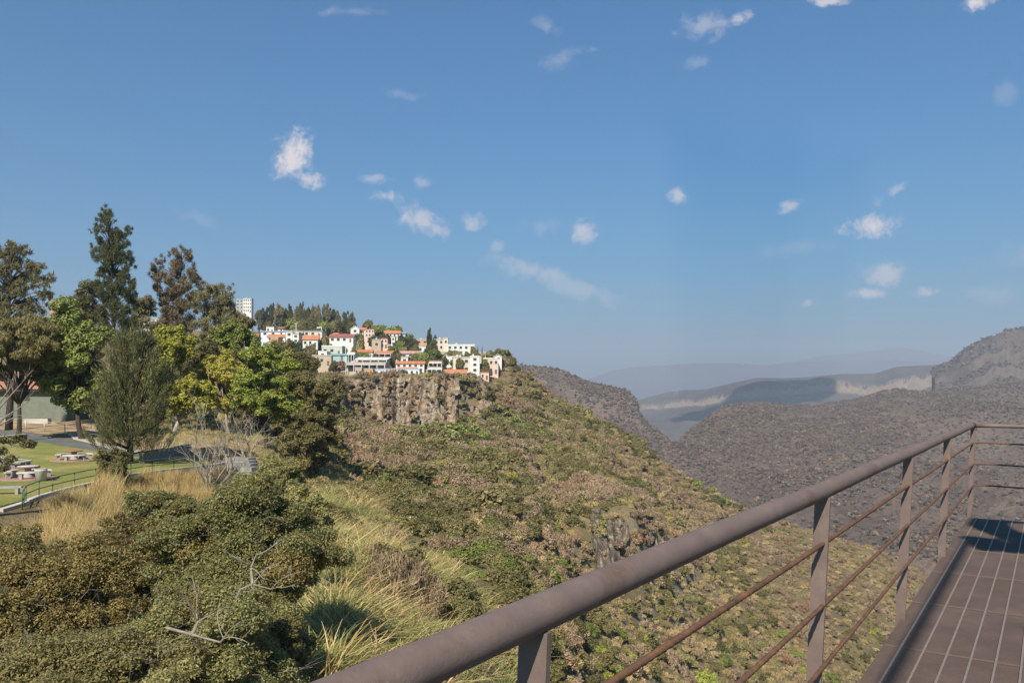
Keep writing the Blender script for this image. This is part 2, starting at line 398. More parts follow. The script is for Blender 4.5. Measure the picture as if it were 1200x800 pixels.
# steep crag at the right edge
J = mountain('crag', MMJ,
  [(1092,432,2950),(1104,428,2900),(1116,423,2860),(1127,413,2820),(1133,409,2800),(1142,402,2780),(1167,394,2760),(1179,388,2750),(1200,384,2750),(1260,380,2700),(1500,370,2600),(2000,350,2500)],
  [(1092,470,2550),(1200,470,2480),(2000,470,2400)],
  [(0,0),(.25,.14),(.45,.34),(.47,.50),(.62,.62),(.635,.78),(.85,.93),(1,1)], amp=34, wl=150, nu=320, seed=33, gully=80, backdrop=200, skyamp=.3)
# hazy ranges on the skyline
mountain('far_range', MM3,
  [(660,452,13000),(690,444,13000),(717,434,13000),(742,430,13000),(825,425,13000),(867,426,13000),(896,428,13000),(940,424,13000),(1000,422,13000),(1200,424,13000),(1600,420,13000)],
  [(660,462,11500),(1600,462,11500)], [(0,0),(.4,.3),(.7,.75),(1,1)], amp=60, wl=900, nu=160, seed=41, backdrop=300, back=1.06)
mountain('far_peak', MM3,
  [(860,440,15200),(917,425,15200),(967,416,15200),(1017,412,15200),(1040,408,15200),(1058,406,15200),(1092,413,15200),(1121,420,15200),(1180,430,15200),(1240,440,15200)],
  [(860,460,13800),(1240,460,13800)], [(0,0),(.4,.35),(1,1)], amp=60, wl=900, nu=120, seed=43, backdrop=300, back=1.04)

# ------------------------------------------------------------------ rock faces
def rock_mat(name, lo, mid, hi, rust):
    nt = NT(name); co = nt.n('ShaderNodeTexCoord').outputs['Object']
    mp = nt.n('ShaderNodeMapping'); nt.l(co, mp.inputs[0]); mp.inputs['Scale'].default_value = (1, 1, .3)
    fv = noise(nt, .7, 6, .7, mp.outputs[0]); f = noise(nt, .16, 5, .6, mp.outputs[0]); s = noise(nt, 3., 4, .7, co)
    c = ramp(nt, fv, [(.3, lo), (.5, mid), (.68, hi)])
    c = mixc(nt, ramp(nt, f, [(.5, (0,)*3), (.66, (.8,)*3)]), c, rust)
    c = mixc(nt, ramp(nt, noise(nt, .4, 5, .7, co), [(.56, (0,)*3), (.68, (.8,)*3)]), c, (.08,.075,.035))
    return finish(nt, c, .95, .1, bump=s, bstr=.8, bdist=.4)
ROCK1 = rock_mat('cliff_rock', (.04,.034,.028), (.21,.16,.11), (.45,.38,.29), (.32,.19,.09))
ROCK2 = rock_mat('cliff_rock_dark', (.03,.028,.025), (.13,.105,.08), (.32,.28,.23), (.20,.12,.07))
def cliff(px0, px1, r0, r1, push, mat, seed, maskf, step=.9, label=None, fs=1.):
    px = np.arange(px0, px1+.01, step); nv = 90; rr = np.linspace(r0, r1, nv)
    Y = np.zeros((len(px), nv)); Z = Y.copy()
    ri = np.arange(len(ROWF))
    for i, p in enumerate(px):
        j = np.clip(np.searchsorted(GPX, p)-1, 0, len(GPX)-2); f = (p-GPX[j])/(GPX[j+1]-GPX[j])
        Y[i] = np.interp(rr, ROWF, GY[j]*(1-f)+GY[j+1]*f); Z[i] = np.interp(rr, ROWF, GZ[j]*(1-f)+GZ[j+1]*f)
    X = (px-CX)[:, None]/F*Y
    m = maskf(px[:, None], np.linspace(0, 1, nv)[None, :])+.95*fbm(np.stack([X/5, Z/8, Y*0], -1), 4, seed+5, .65)
    X_ = X; Z_ = Z; X = X/fs; Z = Z/fs
    ridge = 1-2*np.abs(vnoise(np.stack([X/2.5+.5*vnoise(np.stack([X/9, Z/9, Y*0], -1), seed+9), Z/26, Y*0], -1), seed))
    ridge2 = vnoise(np.stack([X/1.3, Z/6, Y*0], -1), seed+2); blk = np.round(2.2*vnoise(np.stack([X/2.6, Z/3.2, Y*0], -1), seed+3))/2.2
    X = X_; Z = Z_
    d = push*(.85*ridge+.3*ridge2+.55*blk)+push*1.0
    out = np.where(m > .25, d, -3.5)
    out = -2.5+(out+2.5)*np.clip((m-.12)/.16, 0, 1)
    Yn = Y-out
    V = np.stack([X, Yn, Z+.3*ridge2], -1).reshape(-1, 3)
    o = link('cliff', mesh_from('cliff', V, [grid_q(*X.shape)]), mat)
    return tag(o, label, kind='structure')
def bump1(x, c, w): return np.exp(-((x-c)/w)**2)
def mask1(p, v):
    e = np.minimum(np.clip(v/.12, 0, 1), np.clip((1-v)/.07, 0, 1))
    a = .72*bump1(p, 506, 30)+.58*bump1(p, 405, 24)*bump1(v, .72, .35)+.52*bump1(p, 455, 28)*bump1(v, .6, .4)+.48*bump1(p, 566, 14)*bump1(v, .5, .5)
    return a*e-.03
def mask2(p, v):
    e = np.minimum(np.clip(v/.1, 0, 1), np.clip((1-v)/.08, 0, 1))
    return e*(.62*bump1(p, 703, 15)+.55*bump1(p, 757, 12)*bump1(v, .75, .3)+.3*bump1(p, 730, 20)*bump1(v, .7, .3))-.06
cliff(385, 592, 5.9, 7.12, 2.2, ROCK1, 61, mask1)
cliff(662, 790, 2.9, 4.15, 1.7, ROCK2, 71, mask2, .5, None, .5)

# ------------------------------------------------------------------ the viewing deck and its railing
CO = np.array([5.67, 10.08]); DV = np.array([.5503, .835]); PV = np.array([.835, -.5503])
def dk(t, p, z=0.): q = CO+DV*t+PV*p; return np.array([q[0], q[1], z])
DYAW = -math.atan2(DV[0], DV[1])                     # local +Y runs along the deck
M3 = np.array([[PV[0], PV[1], 0], [DV[0], DV[1], 0], [0, 0, 1]])   # local (across, along, up) -> world
def dbox(mb, t, p, z, across, along, up): return mb.box(dk(t, p, z), (across, along, up), M=M3)
nt = NT('brown_metal_paint'); co = nt.n('ShaderNodeTexCoord').outputs['Object']
f = noise(nt, 9, 6, .7, co); f2 = noise(nt, 120, 3, .6, co)
c = ramp(nt, f, [(.3, (.125,.090,.077)), (.55, (.15,.110,.094)), (.75, (.185,.14,.12))])
c = mixc(nt, ramp(nt, noise(nt, 3, 7, .75, co), [(.56, (0,)*3), (.70, (.7,)*3)]), c, (.10,.06,.04))
c = mixc(nt, ramp(nt, noise(nt, 26, 6, .8, co), [(.64, (0,)*3), (.68, (.8,)*3)]), c, (.22,.18,.16))
STEEL = finish(nt, c, ramp(nt, f, [(.3, (.5,)*3), (.7, (.75,)*3)]), .25, bump=f2, bstr=.3, bdist=.003)
nt = NT('rusty_bar'); co = nt.n('ShaderNodeTexCoord').outputs['Object']
f = noise(nt, 14, 6, .75, co)
RUST = finish(nt, ramp(nt, f, [(.3, (.065,.04,.03)), (.5, (.12,.064,.04)), (.68, (.19,.09,.045))]), .85, .2, bump=noise(nt, 90, 3), bstr=.4, bdist=.004)
nt = NT('grating_steel'); co = nt.n('ShaderNodeTexCoord').outputs['Object']
f = noise(nt, 2.2, 6, .7, co); f2 = noise(nt, 30, 4, .7, co)
c = ramp(nt, f, [(.3, (.072,.051,.042)), (.5, (.092,.065,.054)), (.7, (.118,.085,.07))])
c = mixc(nt, ramp(nt, f2, [(.55, (0,)*3), (.75, (.6,)*3)]), c, (.12,.085,.055))
GRATE = finish(nt, c, .6, .35)
nt = NT('worn_cross_bar'); f2 = noise(nt, 40, 4, .7)
WORN = finish(nt, ramp(nt, f2, [(.3, (.155,.122,.105)), (.7, (.23,.185,.162))]), .5, .4)

W = 3.1; T0 = -15.5; T1 = -.12; PE = -.045
mb = MB()
t = T0
while t < T1:                                                # bearing bars across the walkway
    dbox(mb, t, PE+W/2, -.018, W, .0125, .032); t += .032
deck = tag(mb.build('walkway', GRATE), kind='structure')
mb = MB()
k = 0
while PE+.10+k*.123 < PE+W:
    dbox(mb, (T0+T1)/2, PE+.10+k*.123, .0005, .0115, T1-T0, .011); k += 1
tag(mb.build('walkway_bars', WORN), kind='structure')
mb = MB()
for t in np.arange(T1-1.15, T0, -1.22): dbox(mb, t+.0135, PE+W/2, .0008, W-.01, .0018, .0104)
tag(mb.build('walkway_seams', paint('seam_steel', (.125,.095,.082), .6, .1, 20)), kind='structure')
mb = MB()
for t in np.arange(T1-1, T0, -2.0): dbox(mb, t, PE+W/2, -.16, W-.1, .1, .2)
for p in (PE+.25, PE+W-.2): dbox(mb, (T0+T1)/2, p, -.40, .12, T1-T0-.1, .26)
for t in (-2.5, -7.5, -12.5):
    for p in (PE+.25, PE+W-.2):
        b = dk(t, p, -.53); g0 = -20
        mb.tube([[b[0], b[1], g0], b], .14, 10)
tag(mb.build('walkway_beams', STEEL), kind='structure')

rail = thing('railing', 'brown tubular metal railing with rusty bars along the viewing deck', 'railing', dk(0, 0, 0))
LO = np.array(rail.location)
def L(q): return np.asarray(q)-LO
RH = 1.12
mb = MB(); pts = [L(dk(t, 0, RH)) for t in np.linspace(T0, 0, 40)]
pts = [np.array(p)+[0, 0, .002*math.sin(i*.9)] for i, p in enumerate(pts)]
mb.tube(pts, .0365, 24); mb.build('handrail', STEEL, rail, True)
mb = MB(); mb.tube([L(dk(0, p, RH-.004)) for p in np.linspace(.002, W+.03, 16)], .024, 20); mb.build('handrail', STEEL, rail, True)
for t in (0, -2.95, -5.44, -7.92, -10.23, -12.6, -15.2):
    mb = MB(); top = dk(t, .004, RH-.028); bot = dk(t, -.06 if t else -.04, -.28)
    w2, th = (.031, .008) if t else (.026, .02)
    a = [L(bot+M3[0]*sx*w2+M3[1]*sy*th) for sx, sy in ((-1,-1),(1,-1),(1,1),(-1,1))]
    b = [L(top+M3[0]*sx*w2+M3[1]*sy*th) for sx, sy in ((-1,-1),(1,-1),(1,1),(-1,1))]
    mb.add(a+b, [[0,3,2,1],[4,5,6,7],[0,1,5,4],[1,2,6,5],[2,3,7,6],[3,0,4,7]])
    mb.build('post', STEEL, rail)
for p in (W/2, W):
    mb = MB(); dbox(mb, 0, p, (RH-.28)/2-.02, .05, .02, RH+.2)
    mb.V = [v-LO for v in mb.V]; mb.build('post', STEEL, rail)
def rebar(a, b, r=.0088):
    mb = MB(); a = np.asarray(a); b = np.asarray(b); n = int(np.linalg.norm(b-a)/.02)
    ii = np.linspace(0, 1, n); pts = a+(b-a)*ii[:, None]
    pts[:, 2] += -.006*np.sin(ii*np.pi)+.003*np.sin(ii*23)
    mb.tube(pts, r+.0016*(np.arange(n) % 2), 8); return mb
for h in (.905, .645, .385):
    q = .006
    rebar(L(dk(T0, q, h)), L(dk(0, q, h))).build('bar', RUST, rail, True)
    rebar(L(dk(0, 0, h)), L(dk(0, W, h-.006))).build('bar', RUST, rail, True)

# unseen caster added beside the deck, shaped to drop the far-end dark patch
ca = 1/math.tan(R(SUN_EL)); HZ = 6.3
SV = np.array([math.sin(R(SUN_AZ)), math.cos(R(SUN_AZ))])*ca
def on_caster(px, py):
    Y = F*EYE/(py-HOR); X = (px-CX)/F*Y
    return np.array([X-SV[0]*HZ, Y-SV[1]*HZ, HZ])
caster = thing('shadow_caster', 'added unseen two-lobed shadow caster on a tall mast beside the deck', 'shade sail', (8.5, 2.5, -8))
SL = np.array(caster.location)
lobA = [(1133.5,614),(1142,600),(1150,594.5),(1180,592),(1230,590),(1300,590),(1300,604),(1193,605),(1190,608),(1200,610.5),(1240,612),(1240,613.5),(1200,613),(1185,612.4),(1183,614.5),(1188,619),(1197,623.5),(1230,632),(1300,645),(1300,652),(1215,643),(1196,639),(1172,631),(1160,626),(1147,621),(1138,616.5)]
lobB = [(1124,630),(1127,627.5),(1140,627.8),(1160,630.5),(1176,633),(1200,640),(1250,650),(1300,660),(1300,668),(1220,650),(1200,648),(1185,647.5),(1172,645),(1168,645.6),(1155,645.3),(1146,643.5),(1140,640.5),(1137,636),(1132,632)]
caster_mat = paint('caster_dark', (.10,.10,.12), .9)
for lob in (lobA, lobB):
    pts = [on_caster(*q)-SL for q in lob]
    mb = MB(); k = len(pts)
    me = bpy.data.meshes.new('shadow_panel')
    me.from_pydata([tuple(p) for p in pts]+[tuple(p+np.array([0, 0, .012])) for p in pts], [],
        [tuple(range(k))[::-1], tuple(range(k, 2*k))]+[(i, (i+1) % k, k+(i+1) % k, k+i) for i in range(k)])
    link('shadow_panel', me, caster_mat, caster)
kx = (math.sin(R(SUN_AZ))*PV[0]+math.cos(R(SUN_AZ))*PV[1])*ca; ky = (math.sin(R(SUN_AZ))*DV[0]+math.cos(R(SUN_AZ))*DV[1])*ca
b0, b1 = dk(-13.5-ky*HZ, .085-kx*HZ, HZ)-SL, dk(-1.9-ky*HZ, .085-kx*HZ, HZ)-SL
mb = MB(); mb.tube([b0, b1], .034, 14); mb.build('shadow_beam', STEEL, caster, True)  # added overhead bar, out of view: casts the long line along the deck
tp = on_caster(1230, 640)-SL; top = HZ+8
mb = MB(); mb.tube([[0, 0, 0], [0, 0, top+1.2]], [.12, .09], 14); mb.build('mast', STEEL, caster, True)  # mast and arms only carry the added caster
mb = MB(); mb.tube([[0, 0, top+1], tp+[0, 0, .05]], [.06, .04], 10); mb.build('arm', STEEL, caster, True)
mb = MB(); mb.tube([[0, 0, top+.6], b1], [.05, .03], 10); mb.build('arm', STEEL, caster, True)

# a low cloud above the frame: its shade lies on the mesa
def lumpy(mb, c, r, n=14, seed=0, sq=.5):
    a = np.arange(n*2)*np.pi/n; b = np.linspace(-np.pi/2, np.pi/2, n)
    d = np.stack([np.cos(b)[:, None]*np.cos(a), np.cos(b)[:, None]*np.sin(a), np.sin(b)[:, None]*np.ones_like(a)], -1)
    rr = 1+.3*fbm(d*2.2, 3, seed)
    v = d*rr[..., None]*np.asarray(r)+np.asarray(c)
    k = np.arange(n*2*n).reshape(n, 2*n); k2 = np.roll(k, -1, 1)
    mb.add(v.reshape(-1, 3), np.stack([k[:-1], k2[:-1], k2[1:], k[1:]], -1).reshape(-1, 4))
HC = 2600; SVc = np.array([math.sin(R(SUN_AZ)), math.cos(R(SUN_AZ))])*ca*HC
mb = MB()
for i, (px, Y, rx, ry) in enumerate(((815,3750,120,170),(838,3950,150,240),(866,4150,170,260),(892,4250,160,260),(916,4300,150,260),(940,4300,110,240),(880,3850,120,180),(958,4350,70,160))):
    lumpy(mb, ((px-CX)/F*Y-SVc[0], Y-SVc[1], HC), (rx, ry, 90), 14, i)
tag(mb.build('cloud', paint('cloud_white', (.8,.8,.8), .9, 0), None, True), 'broad white cloud drifting above the canyon', 'cloud')

# ------------------------------------------------------------------ foliage
def leaf_cards(c, nrm, L, wr=.55, droop=0, rg=None):
    rg = rg or rng; n = len(c); L = np.broadcast_to(L, (n,)).astype(float)
    nrm = nrm+.0; nrm /= np.linalg.norm(nrm, axis=1)[:, None]+1e-9
    r = rg.normal(size=(n, 3)); t = r-(r*nrm).sum(1)[:, None]*nrm
    if droop: t = t/np.linalg.norm(t, axis=1)[:, None]+np.array([0, 0, droop])
    t /= np.linalg.norm(t, axis=1)[:, None]+1e-9
    b = np.cross(nrm, t); b /= np.linalg.norm(b, axis=1)[:, None]+1e-9
    w = L*wr
    V = np.stack([c-t*L[:, None], c+b*w[:, None], c+t*L[:, None], c-b*w[:, None]], 1).reshape(-1, 3)
    return V, np.arange(4*n).reshape(n, 4)
def ball_pts(n, rg=None):
    d = (rg or rng).normal(size=(n, 3)); return d/np.linalg.norm(d, axis=1)[:, None]
def clumps_mesh(mb, cl, dens, L, wr=.55, up=.5, inner=.62, jit=.7, droop=0, zcut=None):
    """cl: (x,y,z,r,sq) leaf clumps; dens: leaf cover of each clump's shell"""
    for (x, y, z, r, sq) in cl:
        area = 4*np.pi*r*r*(.4+.6*sq); n = max(8, int(dens*area/(2*L*L*wr)))
        d = ball_pts(n); rad = r*(inner+(1-inner)*rng.random(n)**.6)*(1+.34*vnoise(d*2.9+x+y, 3))*np.where(rng.random(n) < .13, 1+.4*rng.random(n), 1)
        p = d*rad[:, None]*np.array([1, 1, sq])+np.array([x, y, z])
        nn = d+jit*rng.normal(size=(n, 3))+np.array([0, 0, up])
        V, Q = leaf_cards(p, nn, L*(.7+.6*rng.random(n)), wr, droop); mb.add(V, Q)
def limbs(mb, base, trunk_r, cl, fork=.35, lean=(0, 0), sides=7, nl=None):
    base = np.asarray(base, float); cl = np.asarray(cl)
    cen = np.average(cl[:, :3], axis=0, weights=cl[:, 3]); f = base+(cen-base)*np.array([.6, .6, fork])+np.array([*lean, 0])*.5
    m1 = (base+f)/2+np.array([*lean, 0])*.3+rng.normal(size=3)*trunk_r*.6
    mb.tube([base+[0, 0, -.4], base, m1, f], [trunk_r*1.35, trunk_r*1.1, trunk_r*.85, trunk_r*.7], sides)
    order = list(range(len(cl)))
    if nl: order = order[:nl]
    for i in order:
        e = cl[i, :3]; d = e-f; mid = f+d*.5+rng.normal(size=3)*np.linalg.norm(d)*.09; mid[2] += .06*np.linalg.norm(d)
        q = f+(mid-f)*.5+rng.normal(size=3)*np.linalg.norm(d)*.03
        mb.tube([f-(f-base)*.04, q, mid, e], [trunk_r*.5, trunk_r*.36, trunk_r*.24, trunk_r*.07], max(4, sides-2))
def clumps_ellipsoid(c, r, k, cr, sq=.8, shell=.55, zmin=-.7, flat=0):
    out = []
    while len(out) < k:
        d = ball_pts(1)[0]; s = shell+(1-shell)*random.random()
        if d[2]*s < zmin: continue
        p = np.asarray(c)+d*s*np.asarray(r)*(1-.5*cr)
        out.append((*p, np.mean(r)*cr*(.7+.6*random.random()), sq))
    return out
def tree(name, label, cat, px, py_base, Y, crown, leaf, bark, tr=.2, k=16, cr=.36, L=.2, wr=.5, dens=2.2, up=.5, shell=.5, droop=0, sq=.8, fork=.4, extra=None, zmin=-.8, group=None, inner=.62, base_z=None):
    """crown = (px centre, py top, py bottom, px width); sizes are turned into metres at distance Y"""
    bz = base_z if base_z is not None else (gz(px, Y)-.1 if py_base is None else zof(py_base, Y))
    base = np.array([(px-CX)/F*Y, Y, bz]); o = thing(name, label, cat, base, group)
    cpx, t, b, w = crown
    cc = P(cpx, (t+b)/2, Y)-base; rz = (b-t)/2*Y/F; rx = w/2*Y/F
    cl = clumps_ellipsoid(cc, (rx, rx*.9, rz), k, cr, sq, shell, zmin)
    if extra: cl += [(*(P(a, bb, Y)-base+np.array([0, random.uniform(-.5, .5)*rx, 0])), r_*Y/F, s_) for a, bb, r_, s_ in extra]
    sub = []
    for c_ in cl:
        sub.append((*c_[:3], c_[3]*.7, sq))
        for q in range(5):
            d = ball_pts(1)[0]*c_[3]*random.uniform(.6, 1.05); sub.append((c_[0]+d[0], c_[1]+d[1], c_[2]+d[2]*sq, c_[3]*random.uniform(.28, .5), sq))
    mb = MB(); clumps_mesh(mb, sub, dens*.6, L, wr, up+.3, .55, .6, droop=droop)
    mb.build('crown', LEAF[leaf], o)
    mb = MB(); limbs(mb, (0, 0, 0), tr, cl, fork); mb.build('trunk', BARK[bark], o, True)
    return o
def sprays(mb, root, dirs, length, n_per, L, wr=.09, spread=.25, droop=0.):
    """long needle sprays along shoots"""
    for r0, d in zip(root, dirs):
        d = d/np.linalg.norm(d); n = n_per; s = rng.random(n)**.8
        p = r0+d*(s*length)[:, None]+rng.normal(size=(n, 3))*spread*length*.22
        p[:, 2] -= droop*s**2*length
        t = d+rng.normal(size=(n, 3))*spread*1.2+np.array([0, 0, -droop*.9]); t /= np.linalg.norm(t, axis=1)[:, None]
        rr = rng.normal(size=(n, 3)); b = np.cross(t, rr); b /= np.linalg.norm(b, axis=1)[:, None]
        Ls = L*(.6+.8*rng.random(n))[:, None]
        V = np.stack([p-t*Ls, p+b*Ls*wr, p+t*Ls, p-b*Ls*wr], 1).reshape(-1, 3); mb.add(V, np.arange(4*n).reshape(n, 4))
def branch_tree(mb, base, d, length, r, depth, spread=.6, up=.25, sides=5, nseg=4, kids=(2, 4), rg=random):
    d = np.asarray(d, float); d /= np.linalg.norm(d); p = np.asarray(base, float); pts = [p]; ends = []
    for i in range(nseg):
        d = d+rng.normal(size=3)*.16+np.array([0, 0, up*.12]); d /= np.linalg.norm(d)
        p = p+d*length/nseg; pts.append(p)
    mb.tube(pts, np.linspace(r, r*.55 if depth else r*.25, len(pts)), sides, cap=False)
    if depth == 0: return [(pts[-1], d)]
    for k in range(rg.randint(*kids)):
        i = rg.randint(2, nseg); nd = d+rng.normal(size=3)*spread; nd[2] += up
        ends += branch_tree(mb, pts[i], nd, length*rg.uniform(.5, .75), r*.5*(1-.1*(nseg-i)), depth-1, spread, up, max(3, sides-1), nseg, kids, rg)
    return ends

# ------------------------------------------------------------------ the park terrace
def drape(name, near, far, mat, lift=.04, nu=90, nv=40):
    near = np.array(near, float); far = np.array(far, float)
    s = np.linspace(0, 1, nu)
    def poly(a):
        t = np.linspace(0, 1, len(a)); return np.stack([np.interp(s, t, a[:, i]) for i in (0, 1)], 1)
    n, f = poly(near), poly(far); V = []
    for i in range(nu):
        for v in np.linspace(0, 1, nv):
            px, Y = n[i]*(1-v)+f[i]*v; V.append(((px-CX)/F*Y, Y, gz(px, Y)+lift))
    o = link(name, mesh_from(name, V, [grid_q(nu, nv)], True), mat); return tag(o, kind='structure')
def grnd(name, stops, s1=.5, s2=6, bump=.5):
    nt = NT(name); co = nt.n('ShaderNodeTexCoord').outputs['Object']
    f = noise(nt, s1, 6, .68, co); g = noise(nt, s2, 5, .7, co)
    c = ramp(nt, math_(nt, 'ADD', math_(nt, 'MULTIPLY', f, .65), math_(nt, 'MULTIPLY', g, .35)), stops)
    return finish(nt, c, .95, .1, bump=g, bstr=bump, bdist=.05)
GRASSM = grnd('lawn_grass', [(.36, (.10,.12,.03)), (.46, (.155,.17,.045)), (.54, (.215,.20,.065)), (.62, (.30,.245,.10))], .22, 5)
DIRTM = grnd('dry_dirt', [(.36, (.14,.10,.06)), (.48, (.27,.19,.11)), (.6, (.40,.29,.16))], .3, 4)
ASPH = grnd('asphalt', [(.36, (.085,.09,.085)), (.5, (.115,.12,.113)), (.62, (.145,.148,.138))], .6, 20, .2)
CONC = grnd('pale_concrete', [(.36, (.32,.29,.25)), (.5, (.42,.38,.33)), (.62, (.5,.46,.4))], .6, 20, .2)
STONE = grnd('grey_stone', [(.36, (.12,.115,.105)), (.5, (.20,.19,.17)), (.62, (.28,.26,.23))], 1.5, 9, .6)
PADM = grnd('red_paving', [(.36, (.24,.13,.105)), (.5, (.30,.17,.14)), (.62, (.36,.22,.18))], 1, 12, .2)
edge = [(-90, 40), (0, 43), (30, 45), (60, 48), (110, 53.5), (150, 58), (200, 63), (245, 67.5)]
lfar = [(-90, 90), (0, 87), (30, 85), (60, 82), (110, 76), (150, 72), (200, 71), (245, 71)]
drape('lawn', edge, lfar, GRASSM)
drape('road', lfar, [(-90, 99), (0, 98), (30, 95), (60, 91), (100, 83), (130, 77.5), (160, 74.5), (190, 73.2)], ASPH, .044, 90, 14)
drape('footpath', [(86, 87.2), (110, 82), (130, 77.6), (160, 74.6), (205, 73)], [(80, 94), (110, 87), (130, 81.5), (160, 77.5), (205, 75)], CONC, .048, 60, 10)
drape('dirt', [(-90, 99.2), (0, 98.2), (30, 95.2), (60, 92.5), (80, 94.2), (110, 87.2), (160, 77.7), (205, 75.2), (250, 71.5), (305, 73)],
      [(-90, 128), (0, 126), (40, 122), (80, 118), (110, 112), (150, 105), (205, 98), (260, 96), (290, 95), (330, 95)], DIRTM, .036, 90, 24)
# edging kerb and retaining wall along the terrace's rim
def ribbon_wall(name, pts, w, up, dn, mat, n=80):
    p = np.array(pts, float); s = np.linspace(0, 1, n); t = np.linspace(0, 1, len(p))
    px = np.interp(s, t, p[:, 0]); Y = np.interp(s, t, p[:, 1])
    q = np.array([ground_pt(a, b) for a, b in zip(px, Y)]); d = np.gradient(q, axis=0); d[:, 2] = 0; d /= np.linalg.norm(d, axis=1)[:, None]
    nn = np.stack([-d[:, 1], d[:, 0], d[:, 2]*0], 1)
    prof = [(-w/2, -dn), (w/2, -dn), (w/2, up), (-w/2, up)]
    V = np.stack([q+nn*a+np.array([0, 0, b]) for a, b in prof], 1).reshape(-1, 3)
    Q = [[i*4+j, i*4+(j+1) % 4, (i+1)*4+(j+1) % 4, (i+1)*4+j] for i in range(n-1) for j in range(4)]+[[3, 2, 1, 0], [(n-1)*4+j for j in range(4)]]
    mb = MB(); mb.add(V, Q); return mb.build(name, mat), q, d
kerbpts = [(a, b-.55) for a, b in edge[1:]]+[(262, 71), (285, 76)]
tag(ribbon_wall('kerb', kerbpts, .34, .12, .5, CONC)[0], kind='structure')
w_, _, _ = ribbon_wall('retaining_wall', [(192, 61.2), (215, 63.2), (235, 65.2), (250, 67.3)], .45, -.02, 1.5, STONE); tag(w_, kind='structure')
w_, _, _ = ribbon_wall('dark_wall', [(166, 66.5), (180, 68.5), (200, 71.5), (222, 77.5)], .4, .95, .4, STONE)
w_.name = 'garden_wall'; tag(w_, 'curving dark grey stone garden wall at the end of the lawn', 'wall')
mb = MB()
for i in range(6):
    a = ground_pt(287-i*1.2, 66.5+i*1.15); mb.box(a+np.array([0, 0, .02+i*.1]), (2.6, 1.1, .34), -.35)
tag(mb.build('steps', STONE), kind='structure')
# green pipe guard rail on the rim
GREENP = paint('green_pipe_paint', (.07,.11,.075), .5)
gp = [(26, 43.5)]+[(a, b-.55) for a, b in edge[2:]]
gr = thing('guard_rail', 'low green pipe guard rail along the rim of the lawn', 'railing', ground_pt(26, 43.5)); GL = np.array(gr.location)
g = np.array(gp, float); s = np.linspace(0, 1, 60); t = np.linspace(0, 1, len(g)); gpx = np.interp(s, t, g[:, 0]); gY = np.interp(s, t, g[:, 1])
q = np.array([ground_pt(a, b) for a, b in zip(gpx, gY)])-GL
for hh in (.92, .5):
    mb = MB(); e = q+[0, 0, hh]
    mb.tube(np.concatenate([[q[0]+[0, 0, .0], q[0]+[0, 0, hh*.8], q[0]+[.1, .12, hh*.97]], e[1:]]), .032, 8); mb.build('rail', GREENP, gr, True)
for i in range(0, 60, 5):
    mb = MB(); mb.tube([q[i]-[0, 0, .2], q[i]+[0, 0, .92]], .03, 8); mb.build('post', GREENP, gr, True)
# wire fence behind the road
GALV = paint('galvanised', (.42,.41,.38), .5)
fp = [(-30, 103), (6, 101), (30, 99), (52, 96.5), (76, 92.6), (98, 90), (118, 88)]
fe = thing('wire_fence', 'thin grey post and wire fence on the bank behind the road', 'fence', ground_pt(6, 101)); FL = np.array(fe.location)
fq = np.array([ground_pt(a, b) for a, b in fp])-FL
for p in fq:
    mb = MB(); mb.tube([p-[0, 0, .2], p+[0, 0, 1.25]], .055, 8); mb.build('post', GALV, fe, True)
for hh in (1.2, .85, .5):
    mb = MB(); mb.tube(fq+[0, 0, hh], .03 if hh > 1 else .012, 6); mb.build('wire', GALV, fe, True)
# picnic tables on round pads
TOPR = paint('picnic_red', (.33,.14,.10), .7); TOPW = paint('picnic_white', (.52,.48,.43), .7); TOPG = paint('picnic_grey', (.30,.29,.27), .8)
def picnic(px, Y, label, top, rim, rz, sc=1.):
    b = ground_pt(px, Y)+[0, 0, .05]
    mb = MB(); mb.lathe(b, [(0, .06), (1.75*sc, .06), (1.8*sc, .03), (1.8*sc, -.4)], 28); tag(mb.build('pavement', PADM), kind='structure')
    o = thing('picnic_table', label, 'picnic table', b+[0, 0, .06], 'round picnic tables on the lawn', rz)
    mb = MB(); mb.lathe((0, 0, 0), [(0, .76), (.62*sc, .76), (.66*sc, .74), (.66*sc, .69), (.60*sc, .66), (0, .66)], 28); tt = mb.build('tabletop', top, o, True)
    mb = MB(); mb.lathe((0, 0, 0), [(.665*sc, .69), (.685*sc, .70), (.685*sc, .74), (.665*sc, .752)], 28); mb.build('rim', rim, tt, True)
    mb = MB(); mb.lathe((0, 0, 0), [(.32, 0), (.3, .1), (.2, .3), (.2, .55), (.3, .66)], 16); mb.build('pedestal', TOPG, o, True)
    for k in range(3):
        a0 = k*2*math.pi/3+.25; aa = np.linspace(a0, a0+1.45, 10); mb = MB(); r0, r1 = .98*sc, 1.38*sc
        for z0, z1, e0, e1 in ((.36, .46, 0, 0),):
            V = np.concatenate([np.stack([r*np.cos(aa), r*np.sin(aa), np.full(10, z)], 1) for r, z in ((r0, z0), (r1, z0), (r1, z1), (r0, z1))])
            Q = [[j*10+i, j*10+i+1, ((j+1) % 4)*10+i+1, ((j+1) % 4)*10+i] for j in range(4) for i in range(9)]+[[0, 10, 20, 30], [39, 29, 19, 9]]
            mb.add(V, Q)
        bn = mb.build('bench', TOPW, o)
        for j in (1, 8):
            m2 = MB(); m2.box(((r0+r1)/2*math.cos(aa[j]), (r0+r1)/2*math.sin(aa[j]), .178), (.26, .2, .36), aa[j]); m2.build('support', TOPG, bn)
    return o
picnic(33, 54.5, 'round picnic table with a red rim nearest the guard rail', TOPW, TOPR, .3)
picnic(9, 61, 'grey round picnic table at the left edge of the lawn', TOPG, TOPG, .9, 1.15)
picnic(87, 68, 'small red-topped picnic table alone at the back of the lawn by the road', TOPR, TOPR, .1)
